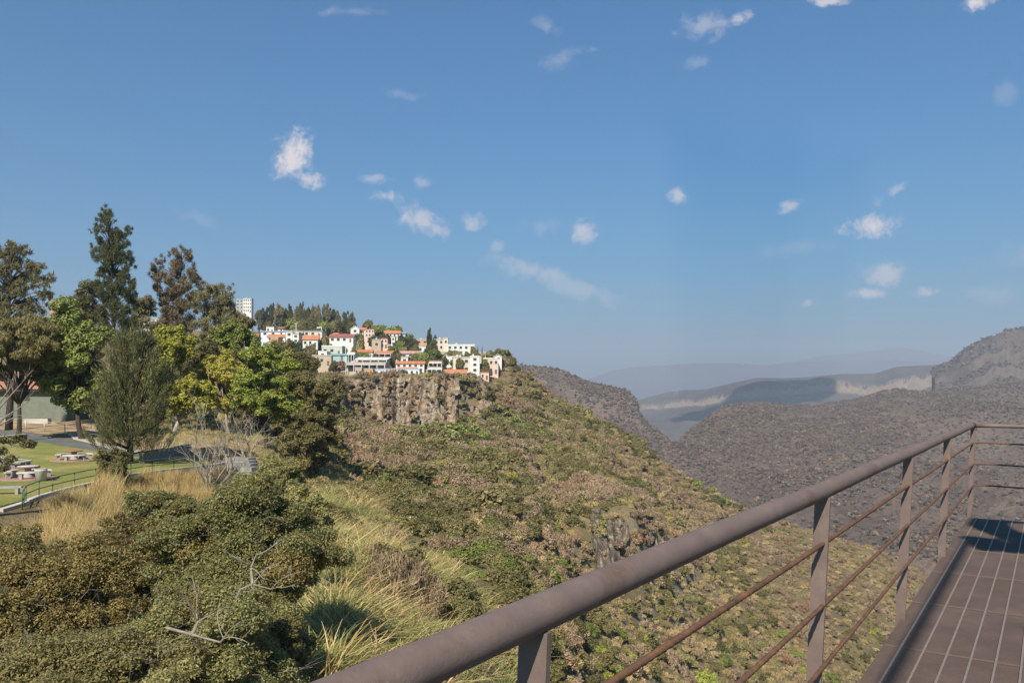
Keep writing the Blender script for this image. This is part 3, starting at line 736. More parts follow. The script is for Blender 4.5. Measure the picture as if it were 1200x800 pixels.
b = ground_pt(4, 46.5)
o = thing('park_bench', 'low grey concrete bench in the shade at the left edge', 'bench', b)
mb = MB(); mb.box((0, 0, .43), (1.9, .45, .1), .3); mb.build('seat', TOPG, o)
for sx in (-.7, .7):
    mb = MB(); mb.box((sx*math.cos(.3), sx*math.sin(.3), .19), (.16, .4, .38), .3); mb.build('support', TOPG, o)
b = ground_pt(48, 53.2)
o = thing('litter_bin', 'small pale concrete litter bin beside the red-rimmed picnic table', 'bin', b)
mb = MB(); mb.lathe((0, 0, 0), [(0, 0), (.3, 0), (.36, .7), (.38, .72), (.38, .8), (.3, .8), (.28, .3), (0, .3)], 16); mb.build('body', TOPW, o, True)
mb = MB(); mb.lathe((0, 0, 0), [(.31, .80), (.37, .81), (.37, .85), (.31, .85), (.31, .80)], 16); mb.build('ring', TOPG, o, True)

# green building with a tiled hip roof
GW = paint('grey_green_wall', (.155,.17,.13), .9, .12, 1.2)
nt = NT('clay_tiles'); co = nt.n('ShaderNodeTexCoord').outputs['Object']
f = noise(nt, 1.3, 6, .75, co); TILE = finish(nt, ramp(nt, f, [(.3, (.20,.10,.07)), (.5, (.33,.17,.12)), (.7, (.44,.25,.18))]), .9, .15)
Yb = 113; bz = gz(40, Yb); x0, x1 = (-60-CX)/F*Yb, (78-CX)/F*Yb; bc = np.array([(x0+x1)/2, Yb, bz])
o = thing('pavilion', 'grey-green brick pavilion with a red clay tile hip roof behind the trees', 'building', bc)
hw = (x1-x0)/2; dpt = 6.
mb = MB()
for i in range(14): mb.box((0, dpt/2, -.3+.17+i*.34), (2*hw-(.03 if i % 2 else 0), dpt-(.03 if i % 2 else 0), .338))
mb.build('wall', GW, o)
mb = MB(); zr, ze, ov = 7.2, 4.35, .9; nx = 150
# tiled slopes: rows of round tiles as a corrugated surface with thickness
def slope(mb, a, b, c, d, n, rows=10):
    """a,b eave ends; d,c ridge ends"""
    a, b, c, d = map(np.array, (a, b, c, d)); V = []
    u = np.linspace(0, 1, n*4+1); nrm = np.cross(b-a, d-a); nrm = nrm/np.linalg.norm(nrm)
    vv = []
    for r in range(rows): vv += [(r/rows, .05), ((r+.98)/rows, 0)]
    for v, lift in vv:
        e = a+(d-a)*v; g_ = b+(c-b)*v
        p = e+(g_-e)*u[:, None]+nrm*(.055*np.abs(np.sin(u*n*np.pi))+lift)[:, None]; V.append(p)
    k = len(vv); V = np.concatenate(V); m = n*4+1
    mb.add(V, grid_q(k, m))
E = [(-hw-ov, -ov, ze), (hw+ov, -ov, ze), (hw+ov, dpt+ov, ze), (-hw-ov, dpt+ov, ze)]; rd = (-hw+2.2, dpt/2, zr); re = (hw-2.2, dpt/2, zr)
slope(mb, E[0], E[1], re, rd, 44); slope(mb, E[1], E[2], re, re, 20); slope(mb, E[2], E[3], rd, re, 44); slope(mb, E[3], E[0], rd, rd, 20)
mb.tube([rd, re], .14, 8); mb.tube([re, E[1]], .12, 8); mb.tube([re, E[2]], .12, 8)
rf = mb.build('roof', TILE, o)
mb = MB(); mb.box((0, dpt/2, ze-.14), (2*hw+2*ov-.1, dpt+2*ov-.1, .16)); mb.build('eaves', paint('dark_timber', (.05,.04,.03)), rf)
for xx in (-hw*.3, hw*.25):
    mb = MB(); mb.box((xx, -.02, 3.4), (1.7, .1, .75)); wn = mb.build('window', paint('dark_glass', (.03,.035,.04), .2, 0, 1, .5), o)
    mb = MB()
    for dx, dz, a, b_ in ((0, .42, 1.9, .1), (0, -.42, 1.9, .1), (.9, 0, .1, .74), (-.9, 0, .1, .74)): mb.box((xx+dx, -.035, 3.4+dz), (a, .12, b_))
    mb.build('frame', paint('dark_timber', (.05,.04,.03)), wn)
b = ground_pt(44, 109)
o = thing('planter', 'long pale concrete planter in front of the green pavilion', 'planter', b)
mb = MB(); mb.box((0, 0, .3), (3.2, .9, .64)); mb.build('trough', CONC, o)
mb = MB(); mb.box((0, 0, .6), (3.0, .7, .1)); mb.build('soil', DIRTM, o)
# ------------------------------------------------------------------ park trees
ctag = 'tree'
tree('broadleaf_tree', 'full green broadleaf tree in front of the pavilion roof', ctag, 96, None, 88, (92,342,494,96), 'green', 'dark', .3, 44, .3, .16, .55, 2.3, .6, .45)
tree('broadleaf_tree', 'bright green spreading tree above the dirt slope, right of the yellow one', ctag, 312, None, 92, (306,404,503,100), 'bright', 'dark', .24, 34, .27, .15, .5, 2.1, .8, .5, sq=.62, fork=.45)
tree('broadleaf_tree', 'yellow-leaved small tree with pale forked trunks beside the garden wall', ctag, 190, None, 76, (215,438,492,92), 'yellow', 'pale', .22, 22, .3, .13, .5, 2.0, .7, .5, sq=.6, fork=.6)
tree('broadleaf_tree', 'tall yellow-green tree right of the feathery conifer', ctag, 205, None, 100, (206,376,470,74), 'yellow', 'grey', .2, 24, .32, .16, .5, 1.9, .7)
tree('broadleaf_tree', 'mid green round-headed tree just left of the white village roofs', ctag, 272, None, 120, (276,368,455,64), 'green', 'grey', .2, 24, .3, .18, .5, 2.0, .7)
tree('broadleaf_tree', 'loose yellow-green tree standing between the park and the village', ctag, 246, None, 110, (246,392,470,84), 'olive', 'grey', .2, 28, .3, .17, .5, 2.0, .7)
tree('broadleaf_tree', 'lower green tree in front of the orange village wall', ctag, 312, None, 135, (316,400,452,60), 'green', 'grey', .2, 22, .3, .2, .5, 2.0, .7)
tree('broadleaf_tree', 'olive tree at the edge where the park meets the canyon', ctag, 356, None, 112, (352,424,528,80), 'olive', 'brown', .2, 30, .28, .17, .5, 2.1, .7)
tree('broadleaf_tree', 'dusty olive tree low on the rim right of the bright green tree', ctag, 366, None, 92, (362,466,566,76), 'olive', 'brown', .2, 28, .28, .14, .5, 2.1, .7)
tree('broadleaf_tree', 'thin brownish tree at the rim below the first village houses', ctag, 386, None, 140, (384,432,492,52), 'scrubg', 'brown', .18, 22, .3, .18, .5, 1.7, .7)
tree('broadleaf_tree', 'feathery pale green tree top behind the full green tree', ctag, 101, None, 130, (101,317,450,52), 'olive', 'grey', .2, 34, .28, .16, .3, 1.4, .5)
tree('broadleaf_tree', 'small loose tree top between the tall dark tree and the brown one', ctag, 168, None, 135, (169,334,430,36), 'casu', 'grey', .2, 14, .34, .16, .3, 1.3, .5)
tree('weeping_tree', 'drooping olive tree at the left edge below the dark tree crown', ctag, 22, None, 84, (22,366,446,100), 'olive', 'dark', .25, 34, .3, .2, .22, 2.4, .2, .5, droop=-1.2)
tree('broadleaf_tree', 'wide yellow-olive tree filling the gap between the yellow trees and the bright green one', ctag, 268, None, 104, (262,410,496,88), 'yellow', 'grey', .2, 34, .28, .16, .5, 1.9, .7)
tree('broadleaf_tree', 'soft olive tree just above the bright green tree, under the village', ctag, 338, None, 150, (336,398,470,84), 'olive', 'grey', .2, 34, .28, .19, .5, 1.9, .7)
tree('broadleaf_tree', 'dark olive tree in front of the foot of the tall white building', ctag, 284, None, 170, (283,361,412,44), 'olive', 'grey', .2, 22, .3, .2, .5, 2.0, .7)
tree('broadleaf_tree', 'yellow-green tree tops right behind the feathery conifer', ctag, 182, None, 108, (180,388,470,56), 'green', 'grey', .2, 22, .3, .17, .5, 1.9, .7)
def casuarina(label, px, Y, rows, leaf, bark='dark', tr=.28, L=.34, dens=.85, wr=.10, base_off=0):
    """rows: (px, py, radius px) tufts that follow the tree's outline"""
    base = ground_pt(px, Y); o = thing('casuarina', label, 'tree', base)
    cl = []
    for a, b, r in rows:
        p = P(a, b, Y)-base; r_ = r*Y/F
        cl.append((p[0], random.uniform(-1.4, 1.4)*r_, p[2], r_*.8, 1.0))
        for k in range(8):
            cl.append((p[0]+random.uniform(-1.35, 1.35)*r_, random.uniform(-1.8, 1.8)*r_, p[2]+random.uniform(-1.2, 1.35)*r_, r_*random.uniform(.22, .55), 1.2))
    mb = MB(); clumps_mesh(mb, cl, dens, L, wr, .1, .08, 1.2, droop=.9); mb.build('crown', LEAF[leaf], o)
    mb = MB(); top = max(cl, key=lambda c: c[2]); z = top[2]
    pts = [(0, 0, -.4)]+[(top[0]*f**2+.2*math.sin(f*9), 0, z*f) for f in (.15, .35, .55, .75, .95)]
    mb.tube(pts, np.linspace(tr*1.3, tr*.15, 6), 8)
    for c_ in cl[::5]:
        f = min(.95, max(.12, c_[2]/z-.08)); s_ = np.array([top[0]*f**2, 0, z*f]); e = np.array(c_[:3])
        mb.tube([s_, (s_+e)/2+[0, 0, .25], e], [tr*.32, tr*.2, tr*.05], 5)
    mb.build('trunk', BARK[bark], o, True); return o
casuarina('tall narrow dark casuarina rising highest above the park', 135, 118,
  [(126,250,6),(123,258,5),(131,262,6),(137,272,6),(128,274,6),(112,268,5),(143,275,4.5),(150,270,4),(115,282,6),(124,287,8),(136,290,8),(146,288,5),(112,296,5),(128,302,9),(140,306,8),(149,302,6),(122,316,7),(134,320,10),(148,316,7),(152,330,6),(122,332,8),(138,338,11),(150,345,8),(124,348,8),(138,358,11),(118,362,7),(152,362,8),(140,378,10),(125,380,9),(150,384,9),(135,398,12),(148,408,12)], 'dark')
casuarina('brown-tinged casuarina with a split crown above the yellow-green trees', 207, 125,
  [(206,296,5),(217,294,4),(205,306,7),(220,304,5),(186,306,4.5),(183,316,5),(190,322,7),(206,320,9),(221,316,7),(228,324,6),(232,333,5),(188,338,7),(203,338,10),(219,336,9),(228,344,6),(192,354,9),(208,356,11),(222,354,9),(196,372,9),(210,376,11),(222,372,8),(204,394,10),(216,396,10)], 'brown', 'brown')
casuarina('rounded olive casuarina just left of the tall white building', 252, 125,
  [(262,337,6),(246,340,7),(237,347,7),(254,349,9),(266,348,7),(234,358,8),(246,362,10),(260,362,10),(270,362,6),(240,376,10),(256,380,11),(268,378,8),(248,396,11),(264,396,10)], 'casu', 'brown')
casuarina('dark spreading casuarina cut by the left edge of the picture', 10, 98,
  [(18,288,5),(10,292,6),(29,296,6),(2,298,8),(-12,300,10),(16,304,9),(36,310,7),(46,318,6),(5,318,10),(24,322,9),(40,328,7),(54,332,5),(60,326,4),(-14,326,14),(12,338,10),(30,344,9),(47,346,7),(56,344,4),(-4,350,12),(18,358,10),(36,364,8),(50,362,5),(4,374,10),(24,378,9),(42,382,6),(-16,368,14),(10,392,10),(30,396,8)], 'casu', 'dark', .35)
casuarina('grey-green casuarina behind the pavilion, left of the full green tree', 60, 140,
  [(60,378,6),(52,384,7),(70,388,7),(60,396,9),(74,402,8),(50,402,8),(62,412,10),(76,418,8),(50,420,9),(64,430,10)], 'casu', 'dark')
# feathery conifer on the lawn
b = ground_pt(152, 66); o = thing('conifer', 'broad feathery grey-green conifer standing alone at the end of the lawn', 'tree', b)
mb = MB(); roots = []; dirs = []; S = 66/F
for i in range(330):
    h = random.random(); a = random.random()*2*math.pi
    prof = np.interp(h, [0, .15, .35, .6, .8, .95, 1], [.85, .9, .85, 1.0, .8, .45, .25])
    rr = 36*S*prof*(.2+.8*math.sqrt(random.random()))*(.95+.45*float(vnoise(np.array([[math.cos(a)*1.3, math.sin(a)*1.3, h*3.2]]), 5)[0]))
    z = (7+h*126)*S
    cx_ = (157-152)*S
    roots.append(np.array([cx_+rr*math.cos(a), rr*math.sin(a)*.9, z])); dirs.append(np.array([.42*math.cos(a), .42*math.sin(a), .9+.5*h+random.uniform(-.5, .3)]))
sprays(mb, roots, dirs, 1.9, 130, .18, .09, .3); mb.build('crown', LEAF['feather'], o)
mb = MB(); mb.tube([(0, 0, -.3), (.05, 0, 1.6), (.2, 0, 5), (.3, 0, 9.5)], [.3, .24, .16, .03], 8)
for r_, d in zip(roots[::5], dirs[::5]): mb.tube([(.15, 0, max(.8, r_[2]*.6)), r_, r_+d*1.2], [.06, .035, .01], 4)
mb.build('trunk', BARK['dark'], o, True)

# small shrub at the rim of the lawn and bare trees
tree('shrub', 'small round green shrub at the rim of the lawn by the guard rail', 'shrub', 133, None, 53.5, (133,518,566,46), 'olive', 'brown', .06, 18, .34, .075, .45, 1.7, .4)
def bare(name, label, cat, px, Y, d, n, length, r, depth, bark, spread=.55, up=.3, kids=(2, 4), off=0):
    b = ground_pt(px, Y); o = thing(name, label, cat, b)
    for k in range(n):
        mb = MB(); a = random.random()*6.28
        dd = np.array(d)+np.array([math.cos(a), math.sin(a), 0])*(.55 if n > 1 else 0)
        branch_tree(mb, (random.uniform(-.15, .15), random.uniform(-.15, .15), -.2), dd, length*random.uniform(.75, 1.1), r, depth, spread, up, kids=kids)
        mb.build('stem', BARK[bark], o)
    return o
bare('bare_tree', 'leafless grey shrub with many spreading stems below the garden wall', 'bare tree', 246, 60, (0, 0, 1), 8, 3.6, .07, 3, 'grey', .45, .35)
bare('bare_tree', 'leafless brown shrub on the dirt slope under the bright green tree', 'bare tree', 289, 78, (0, 0, .8), 9, 3.0, .06, 3, 'pale', .7, .1)
bare('bare_tree', 'pale leafless sapling leaning left of the steps', 'bare tree', 266, 66, (.25, 0, 1), 3, 3.4, .06, 3, 'pale', .45, .3)
# the bare branches that reach in at the left edge
b = ground_pt(-45, 40); o = thing('bare_tree', 'leafless grey tree whose branches reach in from the left edge', 'bare tree', b)
mb = MB(); mb.tube([(0, 0, -.3), (.2, 0, 2), (.5, 0, 3.2)], [.16, .13, .1], 7)
for q_ in ((28,446),(34,470),(22,486),(30,508),(14,452),(18,520)):
    e = P(q_[0], q_[1], 40+random.uniform(-1, 1))-b; s_ = np.array([.45, 0, 3.0]); m_ = s_+(e-s_)*.55+[0, 0, .35]
    mb.tube([s_, m_, e], [.07, .045, .016], 5, cap=False); d_ = e-m_
    for k in range(5): branch_tree(mb, m_+(e-m_)*random.random(), d_/np.linalg.norm(d_)+rng.normal(size=3)*.4, .7, .014, 1, .5, .1, 4)
mb.build('trunk', BARK['grey'], o)
cl = [(*(P(a, c_, 40)-b), .28, .7) for a, c_ in ((6,514),(16,516),(24,512),(30,520),(2,528),(12,538),(-6,540),(4,548),(36,520))]
mb = MB(); clumps_mesh(mb, cl, 1.3, .07, .5); mb.build('leaves', LEAF['olive'], o)

# ------------------------------------------------------------------ bushes right under the deck
def bush(name, label, px, py, Y, rx, rz, leaf, k=30, cr=.3, L=.045, wr=.6, dens=2.0, bark='grey', sq=.75, twig=26, cat='bush', shell=.45, zmin=-.75, ry=None, group=None):
    """a multi-stemmed bush; px, py its crown's centre, rx, rz half sizes on the photograph"""
    bz = gz(px, Y)-.15; base = np.array([(px-CX)/F*Y, Y, bz]); o = thing(name, label, cat, base, group)
    cc = P(px, py, Y)-base; s = Y/F; rx_, rz_ = rx*s, rz*s; ry_ = (ry or rx*.9)*s
    cl = clumps_ellipsoid(cc, (rx_, ry_, rz_), int(k*1.35), cr*1.05, sq, shell, zmin)
    sub = []
    for c_ in cl:                                    # every clump is a group of smaller ones: broken, leafy outline
        for q in range(5):
            d = ball_pts(1)[0]*c_[3]*.8; sub.append((c_[0]+d[0]*1.15, c_[1]+d[1]*1.15, c_[2]+d[2]*sq*1.15, c_[3]*random.uniform(.3, .62), sq))
        sub.append((*c_[:3], c_[3]*.8, sq))
    random.shuffle(sub); cut = int(len(sub)*.14)
    mb = MB(); clumps_mesh(mb, sub[cut:], dens*.60, L*.72, wr*.82, .95, .45, .8); mb.build('foliage', LEAF[leaf], o)
    mb = MB(); clumps_mesh(mb, [(*c_[:3], c_[3]*1.06, c_[4]) for c_ in sub[:cut]], dens*.42, L*.82, wr*.6, .8, .5, 1.); mb.build('dry_foliage', LEAF[{'bushfg': 'bronze', 'bronze': 'olive', 'olive': 'bushfg'}[leaf]], o)
    mb = MB()
    for c_ in cl[::2]:
        st = np.array([random.uniform(-.3, .3), random.uniform(-.3, .3), 0]); e = np.array(c_[:3]); m_ = (st+e)/2+rng.normal(size=3)*.25
        mb.tube([st, m_, e*.85+m_*.15, e], [.055, .04, .025, .012], 5, cap=False)
    mb.build('stem', BARK['brown'], o)
    if twig:                                         # bare twigs that stand out of the leaves
        for i in range(min(95, int(twig*2.2))):
            mb = MB(); c_ = random.choice(cl); d = ball_pts(1)[0]; d[2] = abs(d[2]); d[1] -= .5
            branch_tree(mb, np.array(c_[:3]), d, c_[3]*random.uniform(1.1, 1.7), .007, 1, .6, .1, 4, 4, (2, 4)); mb.build('twig', BARK[bark], o)
    return o
bush('bush', 'big grey-olive bush filling the lower left, highest beside the steps', 288, 655, 21, 104, 108, 'bushfg', 54, .27, .047)
bush('bush', 'grey-olive bush low in front, its top crossed by pale bare branches', 238, 780, 16, 120, 84, 'bushfg', 40, .3, .042)
bush('bush', 'bronze-brown bush in the lower left corner', 38, 712, 17, 112, 100, 'bronze', 48, .28, .042, twig=40)
bush('bush', 'bronze-green bush between the straw grass and the big olive bush', 142, 668, 24, 72, 62, 'bronze', 34, .3, .052, twig=40)
bush('bush', 'dusty olive bush under the retaining wall', 185, 612, 32, 62, 44, 'bushfg', 30, .3, .065, twig=20)
bush('bush', 'dark olive bush at the bottom left edge of the view', 80, 830, 13.5, 150, 84, 'olive', 40, .3, .04, twig=20)
bush('bush', 'olive bush just below the steps at the rim', 322, 566, 40, 44, 30, 'bushfg', 26, .3, .075, twig=8)
bush('bush', 'dark green bush on the steep side right of the big olive bush', 352, 606, 30, 36, 44, 'bushfg', 24, .32, .06, twig=8)
bush('bush', 'bronze bush cut by the left edge under the guard rail', -30, 660, 26, 90, 46, 'bronze', 34, .3, .055, twig=30)
bush('bush', 'shaded olive bush low at the right foot of the pale branches', 330, 770, 18, 52, 66, 'olive', 26, .32, .045, twig=10)
# one large pale dead branch across the bushes
b = P(262, 752, 15.2); o = thing('dead_branch', 'pale bare branch lying across the olive bush', 'branch', b)
mb = MB()
for a_ in ([(258,742,15.4),(282,690,15.2),(296,684,15.1),(318,690,15.2)], [(296,684,15.1),(294,665,15.3),(300,650,15.4)], [(195,735,14.2),(225,743,14),(258,752,14),(262,748,14)], [(225,743,14),(232,728,14.1),(230,718,14.2)]):
    pts = np.array([P(*q) for q in a_])-b; mb.tube(pts, np.linspace(.028, .01, len(pts)), 6)
    for k in range(4): branch_tree(mb, pts[random.randrange(1, len(pts))], ball_pts(1)[0]+[0, -.3, .4], .5, .011, 1, .6, .1, 4)
mb.build('limb', BARK['grey'], o)

# ------------------------------------------------------------------ scatter: one object of kind 'stuff', real instances on its points
def scatter(name, label, pts, rz, sc, idx, protos):
    pts = np.asarray(pts, np.float32); n = len(pts)
    me = bpy.data.meshes.new(name); me.vertices.add(n); me.vertices.foreach_set('co', pts.ravel())
    rot = np.zeros((n, 3), np.float32); rot[:, 2] = rz; rot[:, :2] = rng.normal(size=(n, 2))*.10
    sc = np.asarray(sc, np.float32)
    if sc.ndim == 1: sc = np.repeat(sc[:, None], 3, 1)
    a = me.attributes.new('rot', 'FLOAT_VECTOR', 'POINT'); a.data.foreach_set('vector', rot.ravel())
    a = me.attributes.new('scl', 'FLOAT_VECTOR', 'POINT'); a.data.foreach_set('vector', sc.ravel())
    a = me.attributes.new('idx', 'INT', 'POINT'); a.data.foreach_set('value', np.asarray(idx, np.int32))
    o = link(name, me); tag(o, label, kind='stuff')
    g = bpy.data.node_groups.new(name, 'GeometryNodeTree')
    g.interface.new_socket('Geometry', in_out='INPUT', socket_type='NodeSocketGeometry')
    g.interface.new_socket('Geometry', in_out='OUTPUT', socket_type='NodeSocketGeometry')
    N = g.nodes; gi = N.new('NodeGroupInput'); go = N.new('NodeGroupOutput'); j = N.new('GeometryNodeJoinGeometry')
    def attr(nm, t):
        x = N.new('GeometryNodeInputNamedAttribute'); x.data_type = t; x.inputs['Name'].default_value = nm; return x.outputs['Attribute']
    ar, as_, ai = attr('rot', 'FLOAT_VECTOR'), attr('scl', 'FLOAT_VECTOR'), attr('idx', 'INT')
    for i, pr in enumerate(protos):
        ob = N.new('GeometryNodeObjectInfo'); ob.inputs['Object'].default_value = pr; ob.inputs['As Instance'].default_value = True
        cm = N.new('FunctionNodeCompare'); cm.data_type = 'INT'; cm.operation = 'EQUAL'
        ins = [s for s in cm.inputs if s.type == 'INT']; g.links.new(ai, ins[0]); ins[1].default_value = i
        ip = N.new('GeometryNodeInstanceOnPoints')
        g.links.new(gi.outputs[0], ip.inputs['Points']); g.links.new(cm.outputs[0], ip.inputs['Selection'])
        g.links.new(ob.outputs['Geometry'], ip.inputs['Instance']); g.links.new(ar, ip.inputs['Rotation']); g.links.new(as_, ip.inputs['Scale'])
        g.links.new(ip.outputs[0], j.inputs[0])
    g.links.new(j.outputs[0], go.inputs[0])
    m = o.modifiers.new('scatter', 'NODES'); m.node_group = g
    return o
def proto(me): return bpy.data.objects.new(me.name, me)

def shrub_mesh(name, leaf, seed, L=.14, k=9, dens=1.6, sq=.7, tall=.5, wr=.5):
    """a shrub of unit half-width"""
    random.seed(seed); cl = clumps_ellipsoid((0, 0, tall*.62), (1, 1, tall), k, .46, sq, .35, -.5)
    sub = []
    for c_ in cl:
        sub.append((c_[0], c_[1], c_[2], c_[3]*.8, sq))
        for q in range(2):
            d = ball_pts(1)[0]*c_[3]*.8; sub.append((c_[0]+d[0], c_[1]+d[1], max(.08, c_[2]+d[2]*sq), c_[3]*random.uniform(.35, .55), sq))
    mb = MB(); clumps_mesh(mb, sub, dens*.7, L, wr, .9, .5, .6)
    m = mb.mesh(name); m.materials.append(LEAF[leaf]); return m
def twiggy_mesh(name, leaf, seed, n=420, L=.16, tall=.95):
    """a dry, twiggy shrub: thin upright shoots"""
    random.seed(seed); mb = MB(); roots = []; dirs = []
    for i in range(46):
        a = random.random()*6.283; r_ = .75*math.sqrt(random.random()); roots.append(np.array([r_*math.cos(a), r_*math.sin(a), .05+.5*random.random()*(1-r_*.6)])); dirs.append(np.array([math.cos(a)*r_*.9, math.sin(a)*r_*.9, 1.]))
    sprays(mb, roots, dirs, tall*.62, n//46+4, L, .2, .42)
    m = mb.mesh(name); m.materials.append(LEAF[leaf]); return m
SHN = {'scrubg': [], 'olive': [], 'green': [], 'bright': [], 'scrubb': [], 'scrubt': [], 'scrubr': [], 'yellow': []}
for kk in SHN:
    for v in range(2): SHN[kk].append(shrub_mesh('shrub_'+kk, kk, 100+v+len(kk)*7, .092 if kk not in ('green', 'bright') else .082, 10))
for kk in ('scrubb', 'scrubt', 'scrubr'): SHN[kk].append(twiggy_mesh('dry_shrub_'+kk, kk, 300+len(kk)))
FINE = {kk: [shrub_mesh('near_'+kk, kk, 500+v, .058, 14, 1.9) for v in range(2)] for kk in ('scrubg', 'olive', 'green', 'bright', 'scrubb')}
for kk in ('scrubb',): FINE[kk].append(twiggy_mesh('near_dry', kk, 610, 1500, .10))
random.seed(99)

# sample the canyon side: candidates spread evenly over the picture-sized patches of the ground
def sample_hill(n, sel):
    """random ground points; density follows ground area and nearness"""
    w = np.zeros((GX.shape[0]-1, GX.shape[1]-1))
    a = np.stack([GX, GY, GZ], -1); e1 = a[1:, :-1]-a[:-1, :-1]; e2 = a[:-1, 1:]-a[:-1, :-1]
    ar = np.linalg.norm(np.cross(e1, e2), axis=-1)
    pm = (GPX[:-1]+GPX[1:])[:, None]/2*np.ones_like(w); Ym = (GY[:-1, :-1]+GY[1:, 1:])/2; rm = (ROWF[:-1]+ROWF[1:])[None, :]/2*np.ones_like(w)
    w = ar*sel(pm, Ym, rm); w = w.ravel()/w.sum()
    i = rng.choice(len(w), n, p=w); I, J = np.divmod(i, GX.shape[1]-1)
    u, v = rng.random(n)[:, None], rng.random(n)[:, None]
    q = a[I, J]*(1-u)*(1-v)+a[I+1, J]*u*(1-v)+a[I, J+1]*(1-u)*v+a[I+1, J+1]*u*v
    r_ = ROWF[J]*(1-v[:, 0])+ROWF[J+1]*v[:, 0]
    return q, CX+F*q[:, 0]/q[:, 1], r_
def pyof(q): return HOR-(q[:, 2]-EYE)*F/q[:, 1]

def selmain(pm, Ym, rm):
    w = np.where((pm > 372) & (pm < 1290) & (rm < 8.25) & (rm > .6), 1., 0.)
    w = w*np.where((pm > 330) & (pm < 425) & (Ym < 60), .3, 1)
    w = w*np.where((pm < 640) & (Ym < 75), .25, 1)                       # reeds grow there
    w = w*np.where((rm > 7.05) & (pm < 590), .07, 1)                     # village ground
    w = w*np.where((rm > 6.0) & (rm < 7.05) & (np.abs(pm-505) < 40), .30, 1)
    w = w*np.where((rm > 3) & (rm < 4.05) & (np.abs(pm-703) < 16), .4, 1)
    return w*(1+160/Ym)
q, qpx, qr = sample_hill(13000, selmain)
qY = q[:, 1]; qpy = pyof(q)
# kinds of shrub follow broad zones of the slope
onrock = (qr > 5.95) & (qr < 7.05) & (qpx > 390) & (qpx < 588)
q[onrock, 1] -= rng.uniform(2.5, 5., onrock.sum())
qY = q[:, 1]
zn = fbm(np.stack([q[:, 0]/26, q[:, 1]/40, q[:, 1]*0], -1), 3, 201); zb = fbm(np.stack([q[:, 0]/60, q[:, 1]/80, q[:, 1]*0], -1), 3, 207)
KN = ['scrubg', 'olive', 'green', 'scrubb', 'scrubt', 'scrubr', 'bright', 'yellow']
dryness = np.clip((qpx-560)/420, 0, 1)
brown = np.clip(.42+.6*zb+.25*bump1(qpx, 745, 75)*bump1(qpy, 580, 55)+.2*dryness, .05, .8)
pr = np.stack([.50*(1-brown)*(1-.35*dryness), .26*(1-brown)*(1-.6*dryness), (.012+.11*np.clip(zn, 0, 1))*(1-dryness*.9)*(1-brown), .85*brown, .16+.55*dryness*(1-.3*brown), .025+.03*np.clip(zb, 0, 1), .004*(1-dryness)+.0*zn, .008+.0*zn], 1)
pr = np.maximum(pr, 0); pr /= pr.sum(1)[:, None]
order = [2, 6, 1, 0, 7, 4, 3, 5]
zz = fbm(np.stack([q[:, 0]/15, q[:, 1]/26, q[:, 2]/15], -1), 3, 231)+.30*rng.normal(size=len(q))
uu_ = np.argsort(np.argsort(zz))/len(q)
ki = np.array(order)[(uu_[:, None] > np.cumsum(pr[:, order], 1)).sum(1).clip(0, 7)]
size = (.75+1.5*rng.random(len(q))**2.0)*np.clip(.6+qY/280, .65, 1.6)*np.where((ki == 2) | (ki == 1), 1.25, 1)*np.where(ki == 4, .7, 1)*(1-.3*dryness)*np.where(onrock, .8, 1)
size = size*np.where((rng.random(len(q)) < .10) & (ki < 3) & (qY > 120) & (qpx < 720), rng.uniform(1.4, 2.0, len(q)), 1)
app = size/qY*F
vis = (qpx > -20) & (qpx < 1215) & (qpy < 815) & (qr < 8.1)
# drop what the deck hides anyway
own = np.argsort(-np.where(vis, app, -1))[:280]; own = own[vis[own]]
isown = np.zeros(len(q), bool); isown[own] = True
NAMES = dict(scrubg=('grey-green dry-season shrub on the canyon slope', 'grey-green shrubs on the canyon slope'), olive=('olive green leafy shrub on the canyon slope', 'olive shrubs on the canyon slope'),
  green=('fresh green shrub on the canyon slope', 'fresh green shrubs on the canyon slope'), scrubb=('leafless brown dry shrub on the canyon slope', 'brown dry shrubs on the canyon slope'),
  scrubt=('tan low dry bush on the canyon slope', 'tan dry bushes on the canyon slope'), scrubr=('rust-red dry shrub on the canyon slope', 'rust-red shrubs on the canyon slope'),
  bright=('bright green leafy shrub among the dry scrub', 'bright green shrubs on the canyon slope'), yellow=('yellowing shrub on the canyon slope', 'yellow shrubs on the canyon slope'))
def place_shrub(me, loc, s, rz, label, group, sz=None, cat='shrub'):
    o = bpy.data.objects.new('shrub', me); C.objects.link(o); o.location = [float(v) for v in loc]; o.rotation_euler = (0, 0, rz)
    o.scale = (s, s, sz or s); return tag(o, label, cat, group)
for i in own:
    k = KN[ki[i]]; near = qY[i] < 110 and k in FINE
    place_shrub(random.choice((FINE if near else SHN)[k]), q[i]-[0, 0, .12*size[i]], size[i], random.random()*6.28, *NAMES[k], sz=size[i]*random.uniform(.8, 1.25))
plist = []; pidx = {}
for k in KN:
    for m in SHN[k]: pidx.setdefault(k, []).append(len(plist)); plist.append(proto(m))
rest = np.nonzero(~isown)[0]
idx = [random.choice(pidx[KN[ki[i]]]) for i in rest]
s3 = size[rest][:, None]*np.stack([rng.uniform(.8, 1.25, len(rest)), rng.uniform(.8, 1.25, len(rest)), rng.uniform(.75, 1.3, len(rest))], 1)
scatter('scrub', 'dense mixed dry scrub covering the canyon slope', q[rest]-np.array([0, 0, .12])*size[rest][:, None], rng.random(len(rest))*6.28, s3, idx, plist)

